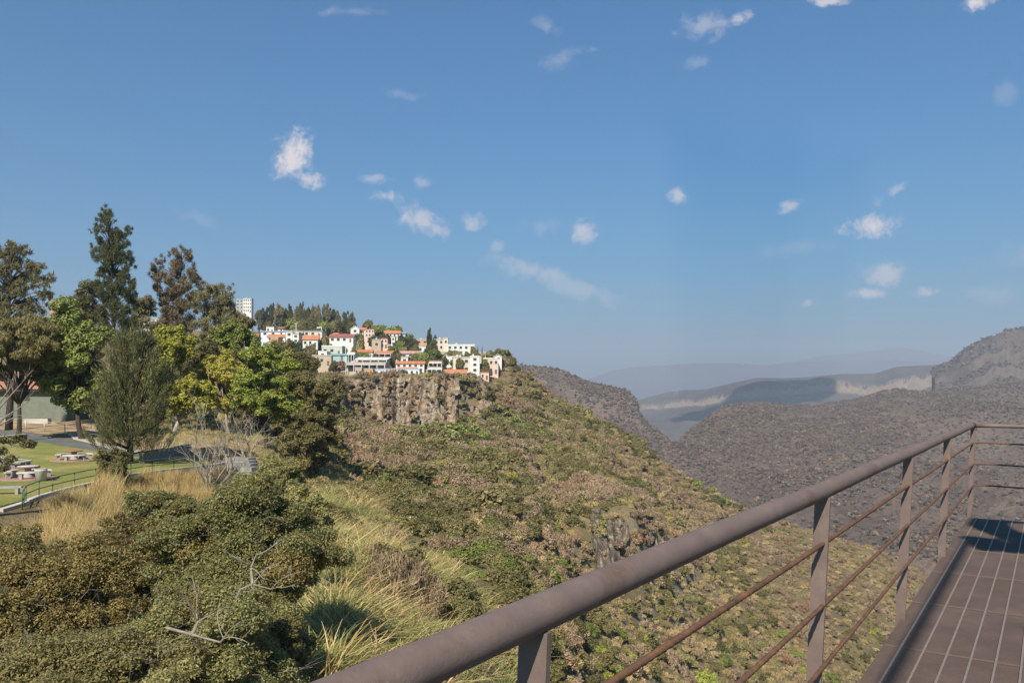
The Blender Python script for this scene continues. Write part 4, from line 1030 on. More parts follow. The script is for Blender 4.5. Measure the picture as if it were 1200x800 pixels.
# single bushes that stand out on the slope
def spot(px, py, rpx, kind, label, tall=1., fine=True, ymin=0):
    b = hit(px, py, ymin); s = rpx*b[1]/F
    me = random.choice((FINE if fine and kind in FINE else SHN)[kind]) if kind != 'scrubb' else FINE['scrubb'][2]; z = b[2]-.1*s
    return place_shrub(me, (b[0], b[1], z), s, random.random()*6.28, label, None, s*tall)
spot(472, 622, 21, 'bright', 'brightest green round bush beside the reeds', 1.1)
spot(500, 640, 13, 'green', 'green bush just right of the brightest round bush')
spot(508, 660, 15, 'green', 'green bush below the pair of green bushes by the reeds')
spot(534, 634, 11, 'green', 'small grey-green bush with a dry orange top beside it', 1.3)
spot(524, 622, 9, 'scrubr', 'small orange dry bush between two green bushes', 1.3)
for i_, (a_, b_, r_) in enumerate(((498,612,12),(520,650,13),(552,655,12),(560,676,15),(612,660,15),(628,700,20),(600,702,17),(655,664,13),(672,708,15),(690,745,14),(725,748,13),(770,770,14),(800,775,13),(845,775,14),(868,742,12),(915,745,12),(930,770,12),(540,610,12),(575,620,13),(452,560,14),(480,572,13),(520,575,13))):
    o = spot(a_, b_, r_, ('green', 'green', 'olive')[i_ % 3], 'leafy green bush of the thickets low on the canyon slope', random.uniform(.9, 1.3)); o['group'] = 'green bushes of the lower thickets'
for a_, b_, r_ in ((420,640,18),(402,600,16),(425,610,14),(452,740,20),(530,745,18),(415,700,18),(440,590,13)):
    o = spot(a_, b_, r_, 'scrubg', 'grey-green bush standing among the reeds', 1.4); o['group'] = 'grey-green bushes among the reeds'
spot(590, 672, 24, 'green', 'wide green bush just above the handrail, left of its middle', 1.)
spot(640, 680, 22, 'green', 'soft green bush above the handrail below the lower rock face', .9)
spot(575, 708, 26, 'olive', 'large olive bush touching the handrail line', .9)
spot(546, 690, 18, 'olive', 'olive bush left of the large olive bush by the handrail', .9)
spot(468, 705, 40, 'scrubb', 'largest brown twiggy bush in the middle of the reeds', 1.5)
spot(440, 680, 28, 'scrubb', 'dark brown twiggy bush at the upper left of the reeds', 1.5)
spot(500, 722, 28, 'scrubb', 'brown twiggy bush at the right edge of the reeds', 1.5)
spot(458, 645, 20, 'scrubb', 'small brown bush under the brightest green bush', 1.5)
spot(700, 730, 15, 'green', 'green bush just under the handrail below the lower rock face')
spot(735, 775, 15, 'bright', 'dark round green bush low beneath the handrail', 1.1)
spot(752, 750, 11, 'bright', 'upright bright green bush on the small grass patch', 1.5)
spot(710, 765, 18, 'olive', 'olive bush left of the dark round green bush')
spot(822, 800, 20, 'bright', 'bright green bush at the bottom between the rusty bars')
spot(900, 730, 16, 'olive', 'dark olive bush behind the middle rusty bar', 1.1)
spot(885, 760, 12, 'green', 'green bush below the dark olive bush behind the bars')
spot(950, 790, 16, 'bright', 'green bush at the foot of the second post')
spot(975, 800, 14, 'green', 'green bush right of the second post near the deck edge')
spot(600, 545, 18, 'olive', 'dark olive tree-like bush high on the slope', 1.2, False)
spot(505, 560, 17, 'olive', 'dark round bush under the cliff', 1.2, False)
spot(540, 500, 13, 'olive', 'dark bush at the right foot of the cliff', 1.3, False)
spot(556, 498, 12, 'green', 'green bush at the foot of the cliff beside the dark one', 1.2, False)
spot(690, 492, 9, 'yellow', 'yellow bush high on the ridge line', .9, False)

# ------------------------------------------------------------------ reeds and straw
def tuft_mesh(name, leaf, n, h, bend, w, spread, seed, stems=0):
    r_ = np.random.default_rng(seed); mb = MB(); a = r_.random(n)*6.283; rr = spread*np.sqrt(r_.random(n))
    H = h*(.45+.7*r_.random(n)); ba = r_.normal(0, 1.3, n)+.6; bd = bend*(.3+r_.random(n))
    V = []
    fw = r_.random(n)*6.283
    for t in (0, .35, .7, 1.):
        x = rr*np.cos(a)+bd*H*t**1.9*np.cos(ba); y = rr*np.sin(a)+bd*H*t**1.9*np.sin(ba); z = H*(t-.42*min(1, bend)*t**2.4*(.4+bd/max(bend, .01)*.6))
        ww = w*(1-t*.85)
        V.append(np.stack([x+ww*np.cos(fw), y+ww*np.sin(fw), z], 1)); V.append(np.stack([x-ww*np.cos(fw), y-ww*np.sin(fw), z], 1))
    V = np.stack(V, 1).reshape(-1, 3); b0 = np.arange(n)[:, None]*8
    Q = np.concatenate([b0+np.array([[0, 1, 3, 2]]), b0+np.array([[2, 3, 5, 4]]), b0+np.array([[4, 5, 7, 6]])])
    mb.add(V, Q); m = mb.mesh(name); m.materials.append(LEAF[leaf]); return proto(m)
reedp = [tuft_mesh('reed_tuft', 'reed', 60, 1.15, 1.0, .026, .5, s) for s in (1, 2, 3)]+[tuft_mesh('reed_tuft_green', 'scrubg', 60, .9, .7, .024, .5, 4), tuft_mesh('reed_tuft_straw', 'straw', 26, 2.0, 1.3, .03, .5, 9)]
strawp = [tuft_mesh('straw_tuft', 'straw', 70, 1.7, .28, .013, .3, s) for s in (5, 6)]
lowp = [tuft_mesh('grass_tuft', 'straw', 60, .55, .5, .012, .3, 7), tuft_mesh('grass_tuft_olive', 'reed', 60, .5, .5, .012, .3, 8)]
def selreed(pm, Ym, rm):
    left = 372+.12*(Ym-20); right = np.interp(Ym, [15, 30, 45, 60, 90, 120], [640, 660, 560, 470, 425, 405])
    return np.where((pm > left) & (pm < right) & (Ym > 14) & (Ym < 112), 1., 0)*(1+35/Ym)
p_, ppx, _ = sample_hill(7500, selreed)
nz = fbm(np.stack([p_[:, 0]/5, p_[:, 1]/7, p_[:, 1]*0], -1), 3, 301)
keep = nz > -.25; p_ = p_[keep]; nz = nz[keep]
scatter('reeds', 'pale yellow-green bent reeds on the slope below the deck', p_, rng.random(len(p_))*6.28, np.clip(1+.9*nz, .35, 1.7)*rng.uniform(.6, 1.2, len(p_)), np.where(rng.random(len(p_)) < .18+.3*(nz < -.1), 3, np.where(rng.random(len(p_)) < .07, 4, rng.integers(0, 3, len(p_)))), reedp)
def selstraw(pm, Ym, rm):
    a = np.where((pm > 20) & (pm < 150) & (Ym > 27) & (Ym < np.interp(pm, [20, 60, 110, 150], [36, 43, 48.5, 53])), 1., 0)*np.where(pm < 48, .35, 1)
    b_ = np.where((pm > 110) & (pm < 250) & (Ym > 38) & (Ym < np.interp(pm, [110, 150, 200, 245], [52, 55, 60, 64])), .55, 0)
    return np.maximum(a, b_)
p_, ppx, _ = sample_hill(1900, selstraw)
scatter('dry_grass', 'tall golden dry grass below the rim of the lawn', p_, rng.random(len(p_))*6.28, rng.uniform(.4, 1.15, len(p_))*np.where(ppx > 140, .6, 1.), rng.integers(0, 2, len(p_)), strawp)
def sellow(pm, Ym, rm):
    a = np.where((pm > 190) & (pm < 420) & (Ym > 70) & (Ym < 125), 1., 0)
    b_ = np.where((pm > 395) & (pm < 540) & (rm > 7.0) & (rm < 7.35), 6., 0)
    c_ = np.where((pm > 560) & (pm < 1000) & (Ym > 45) & (Ym < 260) & (rm < 7), .22, 0)
    return a+b_*.12+c_
p_, ppx, _ = sample_hill(6000, sellow)
ss = rng.uniform(.6, 1.4, len(p_))*np.clip(p_[:, 1]/110, .8, 1.8)
scatter('grass', 'short dry grass between the shrubs', p_, rng.random(len(p_))*6.28, ss, rng.integers(0, 2, len(p_)), lowp)

# scrub that fills the park's background and the rim between the trees
def selpark(pm, Ym, rm):
    a = np.where((pm > -120) & (pm < 300) & (Ym > 118) & (Ym < 330), 1., 0)
    b_ = np.where((pm > 296) & (pm < 400) & (Ym > 105) & (Ym < 338), 2.6, 0)
    c_ = np.where((pm > 300) & (pm < 385) & (Ym > 30) & (Ym < 68), 4., 0)
    d_ = np.where((pm > -150) & (pm < 300) & (Ym > 10) & (Ym < 38), 5., 0)
    return a+b_+c_+d_
p_, ppx, _ = sample_hill(2400, selpark)
sz = np.where(p_[:, 1] < 70, rng.uniform(.5, .95, len(p_)), rng.uniform(1.1, 2.6, len(p_))*np.clip(p_[:, 1]/180, .8, 1.5))
idx = [random.choice(pidx[random.choices(KN, [4, 5, 3, 1.2, .6, .1, .25, .3])[0]]) for _ in p_]
scatter('undergrowth', 'mixed green undergrowth between the park and the village', p_-np.array([0, 0, .1]), rng.random(len(p_))*6.28, sz, idx, plist)

# scrub on the mountains across the canyon
def far_mesh(name, leaf, seed):
    m = shrub_mesh(name, leaf, seed, .34, 4, 1.0, .8, .7, .6); return proto(m)
farp = [far_mesh('far_scrub', 'purple', 801), far_mesh('far_scrub_dry', 'purple', 802), far_mesh('far_scrub_green', 'far_g', 803), far_mesh('far_scrub_brown', 'scrubb', 804)]
def far_scatter(name, label, surf, n, smin, smax, pxr=(-50, 1300)):
    _, X, Y, Z = surf; a = np.stack([X, Y, Z], -1)
    e1 = a[1:, :-1]-a[:-1, :-1]; e2 = a[:-1, 1:]-a[:-1, :-1]; cr = np.cross(e1, e2); ar = np.linalg.norm(cr, axis=-1)
    nzv = np.abs(cr[..., 2])/(ar+1e-9); pm = CX+F*X[:-1, :-1]/Y[:-1, :-1]
    w = ar*(nzv > .42)*(pm > pxr[0])*(pm < pxr[1]); w[:, :2] = 0; w = w*np.clip(.55+1.6*fbm(np.stack([X, Y*.6, Y*0], -1)[:-1, :-1]/95, 4, 55), .3, 1.3); w = w.ravel()/w.sum()
    i = rng.choice(len(w), n, p=w); I, J = np.divmod(i, X.shape[1]-1); u, v = rng.random(n)[:, None], rng.random(n)[:, None]
    q_ = a[I, J]*(1-u)*(1-v)+a[I+1, J]*u*(1-v)+a[I, J+1]*(1-u)*v+a[I+1, J+1]*u*v
    scatter(name, label, q_, rng.random(n)*6.28, smin+(smax-smin)*rng.random(n)**2, rng.choice(4, n, p=[.42, .3, .16, .12]), farp)
far_scatter('ridge_scrub', 'leafless purple-brown scrub on the broad ridge across the canyon', G, 38000, 1.4, 4.2, (700, 1290))
far_scatter('mountain_scrub', 'leafless scrub on the flat-topped mountain behind the village slope', H, 14000, 1.8, 5, (580, 860))
far_scatter('crag_scrub', 'leafless scrub on the crag at the right edge', J, 4000, 3, 8, (1080, 1290))

# ------------------------------------------------------------------ the village on the plateau
WALLC = dict(white=(.62,.60,.56), cream=(.54,.48,.38), orange=(.55,.28,.14), tan=(.42,.34,.25), pink=(.58,.42,.35), grey=(.34,.34,.33), teal=(.30,.42,.40), bluewhite=(.58,.63,.68), green=(.40,.43,.34))
ROOFC = dict(tile=(.46,.18,.09), red=(.27,.10,.08), grey=(.33,.37,.40), metal=(.42,.48,.53), white=(.6,.59,.56), tealr=(.20,.33,.36), brown=(.24,.16,.11), pinkr=(.45,.26,.22), flat=(.38,.34,.29))
def wm(c): return paint('wall_'+c, WALLC[c], .85, .10, .35)
def rm(c): return paint('roof_'+c, ROOFC[c], .8, .18, .5)
GLASS = paint('house_glass', (.035,.04,.045), .15, 0, 1, .5); FRAME = paint('window_frame', (.5,.47,.42), .6); DOORM = paint('wood_door', (.16,.09,.05), .6)
def house(label, x0, x1, yt, yb, Y, wall, roof, kind='flat', nwin=2, dep=8., yaw=0., storeys=1, cat='house', found=5, porch=False, name='house'):
    s = Y/F; w = (x1-x0)*s; h = (yb-yt)*s; base = P((x0+x1)/2, yb, Y)
    found = max(found, base[2]-min(gxy(base[0]+a*w/2, Y+b) for a in (-1, 0, 1) for b in (-3, 0, dep))+1)
    o = thing(name, label, cat, base, None, yaw)
    hz = {'flat': h, 'gable': h*.62, 'gable_end': h*.62, 'shed': h*.7, 'hip': h*.6}[kind]
    mb = MB()
    if kind == 'gable_end':
        mb.prism([(-w/2, 0, -found), (w/2, 0, -found), (w/2, 0, hz), (0, 0, h-.08), (-w/2, 0, hz)], (0, dep, 0))
    elif kind == 'gable':
        mb.prism([(-w/2, 0, -found), (-w/2, dep, -found), (-w/2, dep, hz), (-w/2, dep/2, h-.1), (-w/2, 0, hz)], (w, 0, 0))
    elif kind == 'shed':
        mb.prism([(-w/2, 0, -found), (-w/2, dep, -found), (-w/2, dep, h-.15), (-w/2, 0, hz)], (w, 0, 0))
    else: mb.box((0, dep/2, (hz-found)/2), (w, dep, hz+found))
    mb.build('wall', wm(wall), o)
    mb = MB(); ov = .45; th = .22
    if kind == 'flat':
        mb.box((0, dep/2, h+.1), (w+.3, dep+.3, .22)); mb.box((0, -.02, h+.38), (w+.3, .2, .34)); mb.box((0, dep+.02, h+.38), (w+.3, .2, .34))
        for sx in (-1, 1): mb.box((sx*(w/2+.04), dep/2, h+.37), (.2, dep-.2, .32))
        rfm = wm(wall) if roof == 'same' else rm(roof)
    elif kind == 'gable':
        for sy in (0, 1):
            y0, y1 = (-ov, dep/2) if sy == 0 else (dep+ov, dep/2)
            z0 = hz-(h-hz)/(dep/2)*ov
            mb.prism([(-w/2-ov, y0, z0), (-w/2-ov, y1, h), (-w/2-ov, y1, h+th), (-w/2-ov, y0, z0+th)], (w+2*ov, 0, 0))
        rfm = rm(roof)
    elif kind == 'gable_end':
        for sx in (-1, 1):
            z0 = hz-(h-hz)/(w/2)*ov
            mb.prism([(sx*(w/2+ov), -ov, z0), (0, -ov, h), (0, -ov, h+th), (sx*(w/2+ov), -ov, z0+th)], (0, dep+2*ov, 0))
        rfm = rm(roof)
    elif kind == 'shed':
        mb.prism([(-w/2-ov, -ov, hz-.12), (-w/2-ov, dep+ov, h), (-w/2-ov, dep+ov, h+th), (-w/2-ov, -ov, hz-.12+th)], (w+2*ov, 0, 0)); rfm = rm(roof)
    else:
        a = [(-w/2-ov, -ov, hz), (w/2+ov, -ov, hz), (w/2+ov, dep+ov, hz), (-w/2-ov, dep+ov, hz)]; e = min(w*.3, dep/2)
        V = a+[(-w/2+e, dep/2, h), (w/2-e, dep/2, h)]+[(x, y, z-.2) for x, y, z in a]
        mb.add(V, [[0, 1, 5, 4], [2, 3, 4, 5], [6, 9, 8, 7], [0, 6, 7, 1], [1, 7, 8, 2], [2, 8, 9, 3], [3, 9, 6, 0]], [[1, 2, 5], [3, 0, 4]]); rfm = rm(roof)
    mb.build('roof', rfm, o)
    hh = hz/storeys
    for st in range(storeys):
        for i in range(nwin):
            ww = min(1.5, w/nwin*.45); wh = min(1.35, hh*.45); xx = -w/2+(i+.5)*w/nwin; zz = hh*st+hh*.55
            if st == 0 and i == nwin-1 and nwin > 1 and hh > 2.2:
                mb = MB(); mb.box((xx, -.02, min(2.1, hh*.8)/2), (1.0, .12, min(2.1, hh*.8))); mb.build('door', DOORM, o); continue
            mb = MB()
            for dx, dz, a, b_ in ((0, wh/2+.06, ww+.24, .12), (0, -wh/2-.06, ww+.24, .12), (ww/2+.06, 0, .12, wh), (-ww/2-.06, 0, .12, wh)): mb.box((xx+dx, -.05, zz+dz), (a, .16, b_))
            fr = mb.build('window', FRAME, o)
            mb = MB(); mb.box((xx, -.02, zz), (ww, .1, wh)); mb.build('pane', GLASS, fr)
    if kind == 'flat' and w > 4.5 and random.random() < .6:
        mb = MB(); mb.lathe((random.uniform(-.3, .3)*w, dep*.6, h+.2), [(0, 0), (.55, 0), (.58, .9), (.5, 1.15), (.2, 1.3), (0, 1.32)], 12)
        mb.build('water_tank', random.choice((GLASS, FRAME)), o, True)
    if porch:                                            # posts and a slab roof in front
        mb = MB(); mb.box((0, -1.6, hz*.78), (w+.4, 3.2, .2)); mb.build('porch_roof', rm('white'), o)
        mb = MB(); n = max(3, int(w/3.2)); mb.V or None
        for i in range(n+1): 
            m2 = MB(); m2.tube([(-w/2+i*w/n, -3.0, -2), (-w/2+i*w/n, -3.0, hz*.76)], .16, 8); m2.build('column', wm('white'), o)
    return o
HS = [
 ('tall plain white apartment building rising behind the park trees', 285, 294.5, 350, 366, 720, 'white', 'grey', 'flat', 4, 7, .05, 4, 'building'),
 ('grey block forming the darker left side of the tall white building', 277, 284.8, 351, 366, 722, 'grey', 'grey', 'flat', 2, 7, .05, 4, 'building'),  # own grey block gives the white building its darker left side
 ('small white box house at the far left top of the village', 312, 321, 383.5, 390, 500, 'white', 'flat', 'flat', 2, 8, 0, 1),
 ('low red-roofed house under the dark tree belt', 322, 332, 382.5, 389, 520, 'cream', 'red', 'gable', 2, 9, 0, 1),
 ('long warehouse with a pale blue-grey metal roof under the tree belt', 334, 377, 384.5, 394.5, 480, 'cream', 'metal', 'shed', 6, 26, .12, 1, 'building'),
 ('brown-roofed house right behind the metal-roofed warehouse', 350, 361, 383, 388, 540, 'tan', 'brown', 'gable', 2, 9, 0, 1),
 ('long narrow white flat house at the right end of the tree belt', 364, 377, 384, 388.5, 530, 'white', 'white', 'flat', 4, 8, 0, 1),
 ('blue-white flat house at the left end of the village front', 306, 334, 386, 394, 455, 'bluewhite', 'metal', 'shed', 3, 14, .1, 1),
 ('row house with an orange stripe of tiled roof on the left', 313, 334, 391.5, 400, 440, 'white', 'tile', 'gable', 3, 8, 0, 1),
 ('orange-walled house low at the left end of the village', 317, 326, 396, 407, 425, 'orange', 'flat', 'flat', 2, 8, 0, 1),
 ('tall narrow white house in the left part of the village', 335, 342.5, 389, 401, 440, 'white', 'flat', 'flat', 1, 9, .2, 2),
 ('second narrow white house, right of the tall one', 343, 350, 391.5, 402, 435, 'white', 'flat', 'flat', 1, 8, .1, 2),
 ('white two-gabled house with bright orange roofs', 355, 372, 392.5, 406, 430, 'white', 'tile', 'gable', 3, 9, .15, 1),
 ('long white house with a dark red roof and four dark windows', 386, 414, 391, 401, 450, 'white', 'red', 'gable', 4, 9, 0, 1),
 ('pure white house with a steep gable on the hill', 411, 421, 381.5, 391, 500, 'white', 'white', 'gable_end', 1, 9, .1, 1),
 ('cream house with a small tower beside the white gable', 421, 428, 383.5, 391, 505, 'cream', 'tile', 'gable', 1, 8, 0, 1),
 ('pink two-storey house high on the hill', 428, 438.5, 386, 395, 490, 'pink', 'red', 'flat', 3, 8, .1, 2),
 ('pale green house above the teal-roofed shed', 377, 401, 406, 416, 405, 'green', 'white', 'flat', 3, 8, 0, 1),
 ('long shed with a teal roof on the retaining terrace', 381, 407, 413.5, 422, 395, 'teal', 'tealr', 'shed', 2, 10, 0, 1, 'shed'),
 ('bright white low house at the left end of the terrace', 373, 383, 412.5, 420, 392, 'white', 'white', 'flat', 1, 8, 0, 1),
 ('small white cube house left of the long arcade', 407, 416, 414, 421.5, 398, 'white', 'white', 'flat', 2, 8, 0, 1),
 ('long arcade building with a white roof and a row of openings', 417, 454, 418, 427, 385, 'cream', 'white', 'shed', 12, 9, 0, 1, 'building'),
 ('orange tiled house in the middle of the village', 416, 436, 409.5, 417, 430, 'cream', 'tile', 'gable', 3, 9, .1, 1),
 ('wide house with an orange roof behind the arcade', 439, 459, 411, 418.5, 420, 'pink', 'tile', 'gable', 3, 9, -.05, 1),
 ('tan windowless block on the hill below the pale villa', 436, 446.5, 398.5, 409, 455, 'tan', 'flat', 'flat', 1, 8, .2, 1),
 ('house with a maroon roof edge beside the tan block', 446.5, 454, 397, 408, 458, 'pink', 'red', 'flat', 2, 8, 0, 2),
 ('pale villa with a red roof and teal shade on the hilltop', 451, 469, 387, 396, 475, 'white', 'tile', 'gable', 4, 9, .1, 1),
 ('teal-walled house joined to the hilltop villa', 467, 475, 388, 397, 478, 'teal', 'tealr', 'shed', 1, 8, 0, 1),
 ('slim white tower house between two dark trees', 458.5, 463, 395, 410, 452, 'white', 'flat', 'flat', 1, 5, 0, 3),
 ('white house with a pink roof in the village centre', 470, 492, 411, 419, 425, 'cream', 'pinkr', 'gable', 3, 9, .1, 1),
 ('little white hut left of the orange restaurant', 470, 478, 419, 426, 405, 'white', 'flat', 'flat', 1, 7, 0, 1),
 ('white restaurant with a long orange tiled roof above the cliff', 464, 497, 423, 431, 388, 'white', 'tile', 'gable', 5, 9, .05, 1, 'building'),
 ('open terrace house with an orange roof at the cliff edge', 466, 487, 430.5, 436.5, 376, 'white', 'tile', 'gable', 4, 7, 0, 1),
 ('long low blue-grey terrace building along the cliff edge', 420, 492, 433, 440, 370, 'bluewhite', 'grey', 'flat', 12, 6, -.08, 1, 'building'),
 ('cream house with orange walls right of the slim tower', 488, 501, 398.5, 408, 452, 'orange', 'flat', 'flat', 2, 8, .1, 2),
 ('white lower house under the orange-walled one', 490, 501, 406, 413, 440, 'white', 'flat', 'flat', 2, 7, 0, 1),
 ('cream two-storey block on the skyline', 509, 525, 398, 410, 445, 'cream', 'flat', 'flat', 3, 8, .1, 2),
 ('small skyline tower at the right end of the cream block', 520, 525, 396.5, 405, 440, 'cream', 'flat', 'flat', 1, 4, 0, 1),
 ('large white villa on the skyline', 524, 556, 404.5, 416, 432, 'white', 'white', 'flat', 5, 9, .05, 2),
 ('small white chapel with a pointed gable', 518.5, 527, 415, 427, 408, 'white', 'white', 'gable_end', 1, 9, .1, 1, 'chapel'),
 ('white terraced house joined to the chapel', 526, 540, 418.5, 429, 406, 'white', 'white', 'flat', 2, 8, 0, 1),
 ('big white and tan stepped house above the cliff', 531, 562, 419, 437, 398, 'cream', 'flat', 'flat', 3, 9, .1, 2),
 ('bright white wing of the stepped house', 551, 562, 418, 437, 395, 'white', 'white', 'flat', 1, 6, 0, 3),
 ('house with a dark open porch beside the chapel', 503, 518, 423.5, 433, 396, 'cream', 'brown', 'flat', 3, 8, 0, 1),
 ('white base wall house below the dark porch', 501, 518, 431, 440, 385, 'white', 'flat', 'flat', 2, 6, 0, 1),
 ('low house with a bright orange roof right at the cliff edge', 521, 546, 433, 444.5, 378, 'white', 'tile', 'gable', 4, 8, .05, 1),
 ('pink and white two-storey house at the right end of the village', 567, 584, 420.5, 438, 402, 'pink', 'white', 'flat', 3, 8, .1, 2),
 ('small white gabled house hidden in trees at the right end', 579, 588, 415, 422, 412, 'white', 'white', 'gable_end', 1, 8, 0, 1),
 ('little brick hut with a pale frame on the dry grass bank', 416, 424, 431.5, 440, 368, 'tan', 'flat', 'flat', 2, 5, 0, 1, 'hut'),
 ('terracotta hut on the dry grass right of the brick hut', 427, 437, 433, 440, 367, 'orange', 'flat', 'flat', 2, 5, 0, 1, 'hut'),
 ('grey retaining house with a dark gateway on the left bank', 366, 388, 417, 428, 385, 'tan', 'flat', 'flat', 3, 7, .1, 1),
 ('grey block wall house under the arcade', 407, 452, 425.5, 434.5, 378, 'tan', 'flat', 'flat', 5, 6, 0, 1, 'building'),
 ('small house with red wall low at the right end by the cliff', 563, 573, 436.5, 445, 386, 'pink', 'red', 'flat', 2, 6, 0, 1),
 ('pale house half hidden left of the full green tree', 60, 74, 358, 380, 330, 'cream', 'tile', 'gable', 2, 9, .1, 1),
 ('white house half seen through the trees left of the brown casuarina', 168, 186, 374, 392, 330, 'white', 'flat', 'flat', 2, 9, .1, 1),
 ('orange-roofed house half hidden by the bright green trees', 288, 301, 391, 402, 400, 'white', 'tile', 'gable', 2, 8, .1, 1),
]
for i_, (px_, Y_, yt_) in enumerate(((465, 392, 421), (470, 394, 422), (347, 462, 378), (405, 404, 404))):
    b_ = ground_pt(px_, Y_); hp = zof(yt_, Y_)-b_[2]
    o = thing('utility_pole', ('slim concrete pole left of the restaurant', 'second slim concrete pole, just right of the first', 'tall pole behind the narrow white houses', 'slim pole right of the pale green house')[i_], 'pole', b_)
    mb = MB(); mb.tube([(0, 0, -.5), (0, 0, hp)], [.22, .14], 8); mb.build('pole', FRAME, o, True)
    mb = MB(); mb.box((0, 0, hp-.6), (2.0, .16, .16)); mb.build('crossarm', FRAME, o)
for h_ in HS:
    h_ = list(h_); house(*h_, porch=('porch' in h_[0] or 'arcade' in h_[0]), name={'building': 'building', 'chapel': 'chapel', 'hut': 'hut', 'shed': 'shed'}.get(h_[12] if len(h_) > 12 else 'house', 'house'))

random.seed(77)
def gapspots(n):
    out = []
    while len(out) < n:
        px = random.uniform(312, 582); f = random.random()
        top = np.interp(px, [300, 400, 450, 520, 590], [391, 392, 402, 410, 422]); bot = np.interp(px, [300, 350, 380, 420, 590], [400, 405, 420, 428, 434])
        py = top+(bot-top)*f
        if all(abs(px-a) > 7 or abs(py-b_) > 3.5 for a, b_ in out): out.append((px, py))
    return out
for i, (px, py) in enumerate(gapspots(30)):
    Y = np.interp(py, [388, 400, 415, 430, 440], [520, 462, 425, 398, 380])+12; w_, h_ = random.uniform(5, 10), random.uniform(3.6, 5.5)
    if i % 3 == 2: house('small low house with an orange tiled roof packed among the village houses', px-w_/2, px+w_/2, py-h_, py, Y, 'cream', 'tile', 'gable', 2, 7, random.uniform(-.1, .2))['group'] = 'small tiled village houses'
    elif i % 3 == 1: house('small cream flat-roofed house packed among the village houses', px-w_/2, px+w_/2, py-h_, py, Y, 'cream', 'flat', 'flat', 2, 7, random.uniform(-.1, .2))['group'] = 'small cream village houses'
    else: house('small white flat-roofed house packed among the village houses', px-w_/2, px+w_/2, py-h_, py, Y, 'white', 'white', 'flat', 2, 7, random.uniform(-.1, .2))['group'] = 'small white village houses'
# trees of the village: four kinds of crown, each tree its own copy with its own crown and trunk
def vtree_proto(leaf, seed, kind):
    random.seed(seed); o = bpy.data.objects.new('village_tree', None); mb = MB(); m2 = MB()
    if kind == 'round':
        cl = clumps_ellipsoid((0, 0, 1.15), (.95, .9, .85), 16, .42, .8, .45)
        clumps_mesh(mb, cl, 2.0, .11, .55, .5, .5); limbs(m2, (0, 0, 0), .07, cl, .4)
    elif kind == 'casu':
        cl = [(random.gauss(0, .3), random.gauss(0, .3), .5+i*.115, .34*(1.15-abs(i-6)/13), 1.) for i in range(15)]
        clumps_mesh(mb, cl, 1.9, .10, .3, .1, .4, 1., .4); limbs(m2, (0, 0, 0), .07, cl, .5)
    else:
        cl = [(random.gauss(0, .03), random.gauss(0, .03), .15+i*.2, .24*(1-(i/10)**2)+.04, 1.25) for i in range(10)]
        clumps_mesh(mb, cl, 2.4, .07, .4, .2, .4); limbs(m2, (0, 0, 0), .05, [(0, 0, 1.8, .1, 1)], .6)
    a = mb.mesh('crown'); a.materials.append(LEAF[leaf]); b_ = m2.mesh('trunk', True); b_.materials.append(BARK['dark']); return a, b_
VT = {('round', l): [vtree_proto(l, 900+i*3+len(l), 'round') for i in range(2)] for l in ('green', 'olive', 'dark', 'scrubg', 'scrubb')}
VT.update({('casu', l): [vtree_proto(l, 950+i*3+len(l), 'casu') for i in range(2)] for l in ('casu', 'dark')})
VT[('cyp', 'dark')] = [vtree_proto('dark', 990, 'cyp')]
def vtree(px, yt, yb, wpx, Y, kind, leaf, label, group=None, name=None):
    cm, tm = random.choice(VT[(kind, leaf)]); s = Y/F; h = (yb-yt)*s; w = wpx*s/2
    zt = zof(yt, Y); b0 = P(px, yb, Y); b0[2] = min(b0[2], gz(px, Y)); h = zt-b0[2]
    o = thing(name or {'round': 'tree', 'casu': 'casuarina', 'cyp': 'cypress'}[kind], label, 'tree', b0, group, random.random()*6.28)
    o.scale = (w, w, h/2.05)
    link('crown', cm, None, o); link('trunk', tm, None, o); return o
random.seed(5)
belt = [(311,363,14,'dark'),(318,358.5,13,'dark'),(326,359,15,'casu'),(334,363,13,'dark'),(340,359.5,12,'dark'),(347,362,15,'casu'),(353,357.5,10,'dark'),(360,363,14,'dark'),(367,362,12,'casu'),(374,361,13,'casu'),(381,359.5,15,'casu'),(389,364,14,'dark'),(396,366,14,'casu'),(405,367,13,'dark'),(412,368,13,'casu'),(304,366,14,'casu')]
for i, (x, y, w, l) in enumerate(belt):
    vtree(x, y, 388, w, 560+random.uniform(-15, 40), 'casu', l, 'dark grey-green casuarina in the tree belt on the skyline', 'casuarinas of the skyline tree belt')
front = [(316,375,16,'olive'),(330,371,18,'dark'),(343,370,20,'green'),(355,372,16,'olive'),(366,371,18,'dark'),(378,373,16,'green'),(390,374,18,'olive'),(402,376,16,'dark'),(412,377,14,'olive')]
for x, y, w, l in front: vtree(x, y, 390, w, 540+random.uniform(-8, 8), 'round', l, 'rounder olive green tree in front of the dark skyline belt', 'round trees in front of the skyline belt')
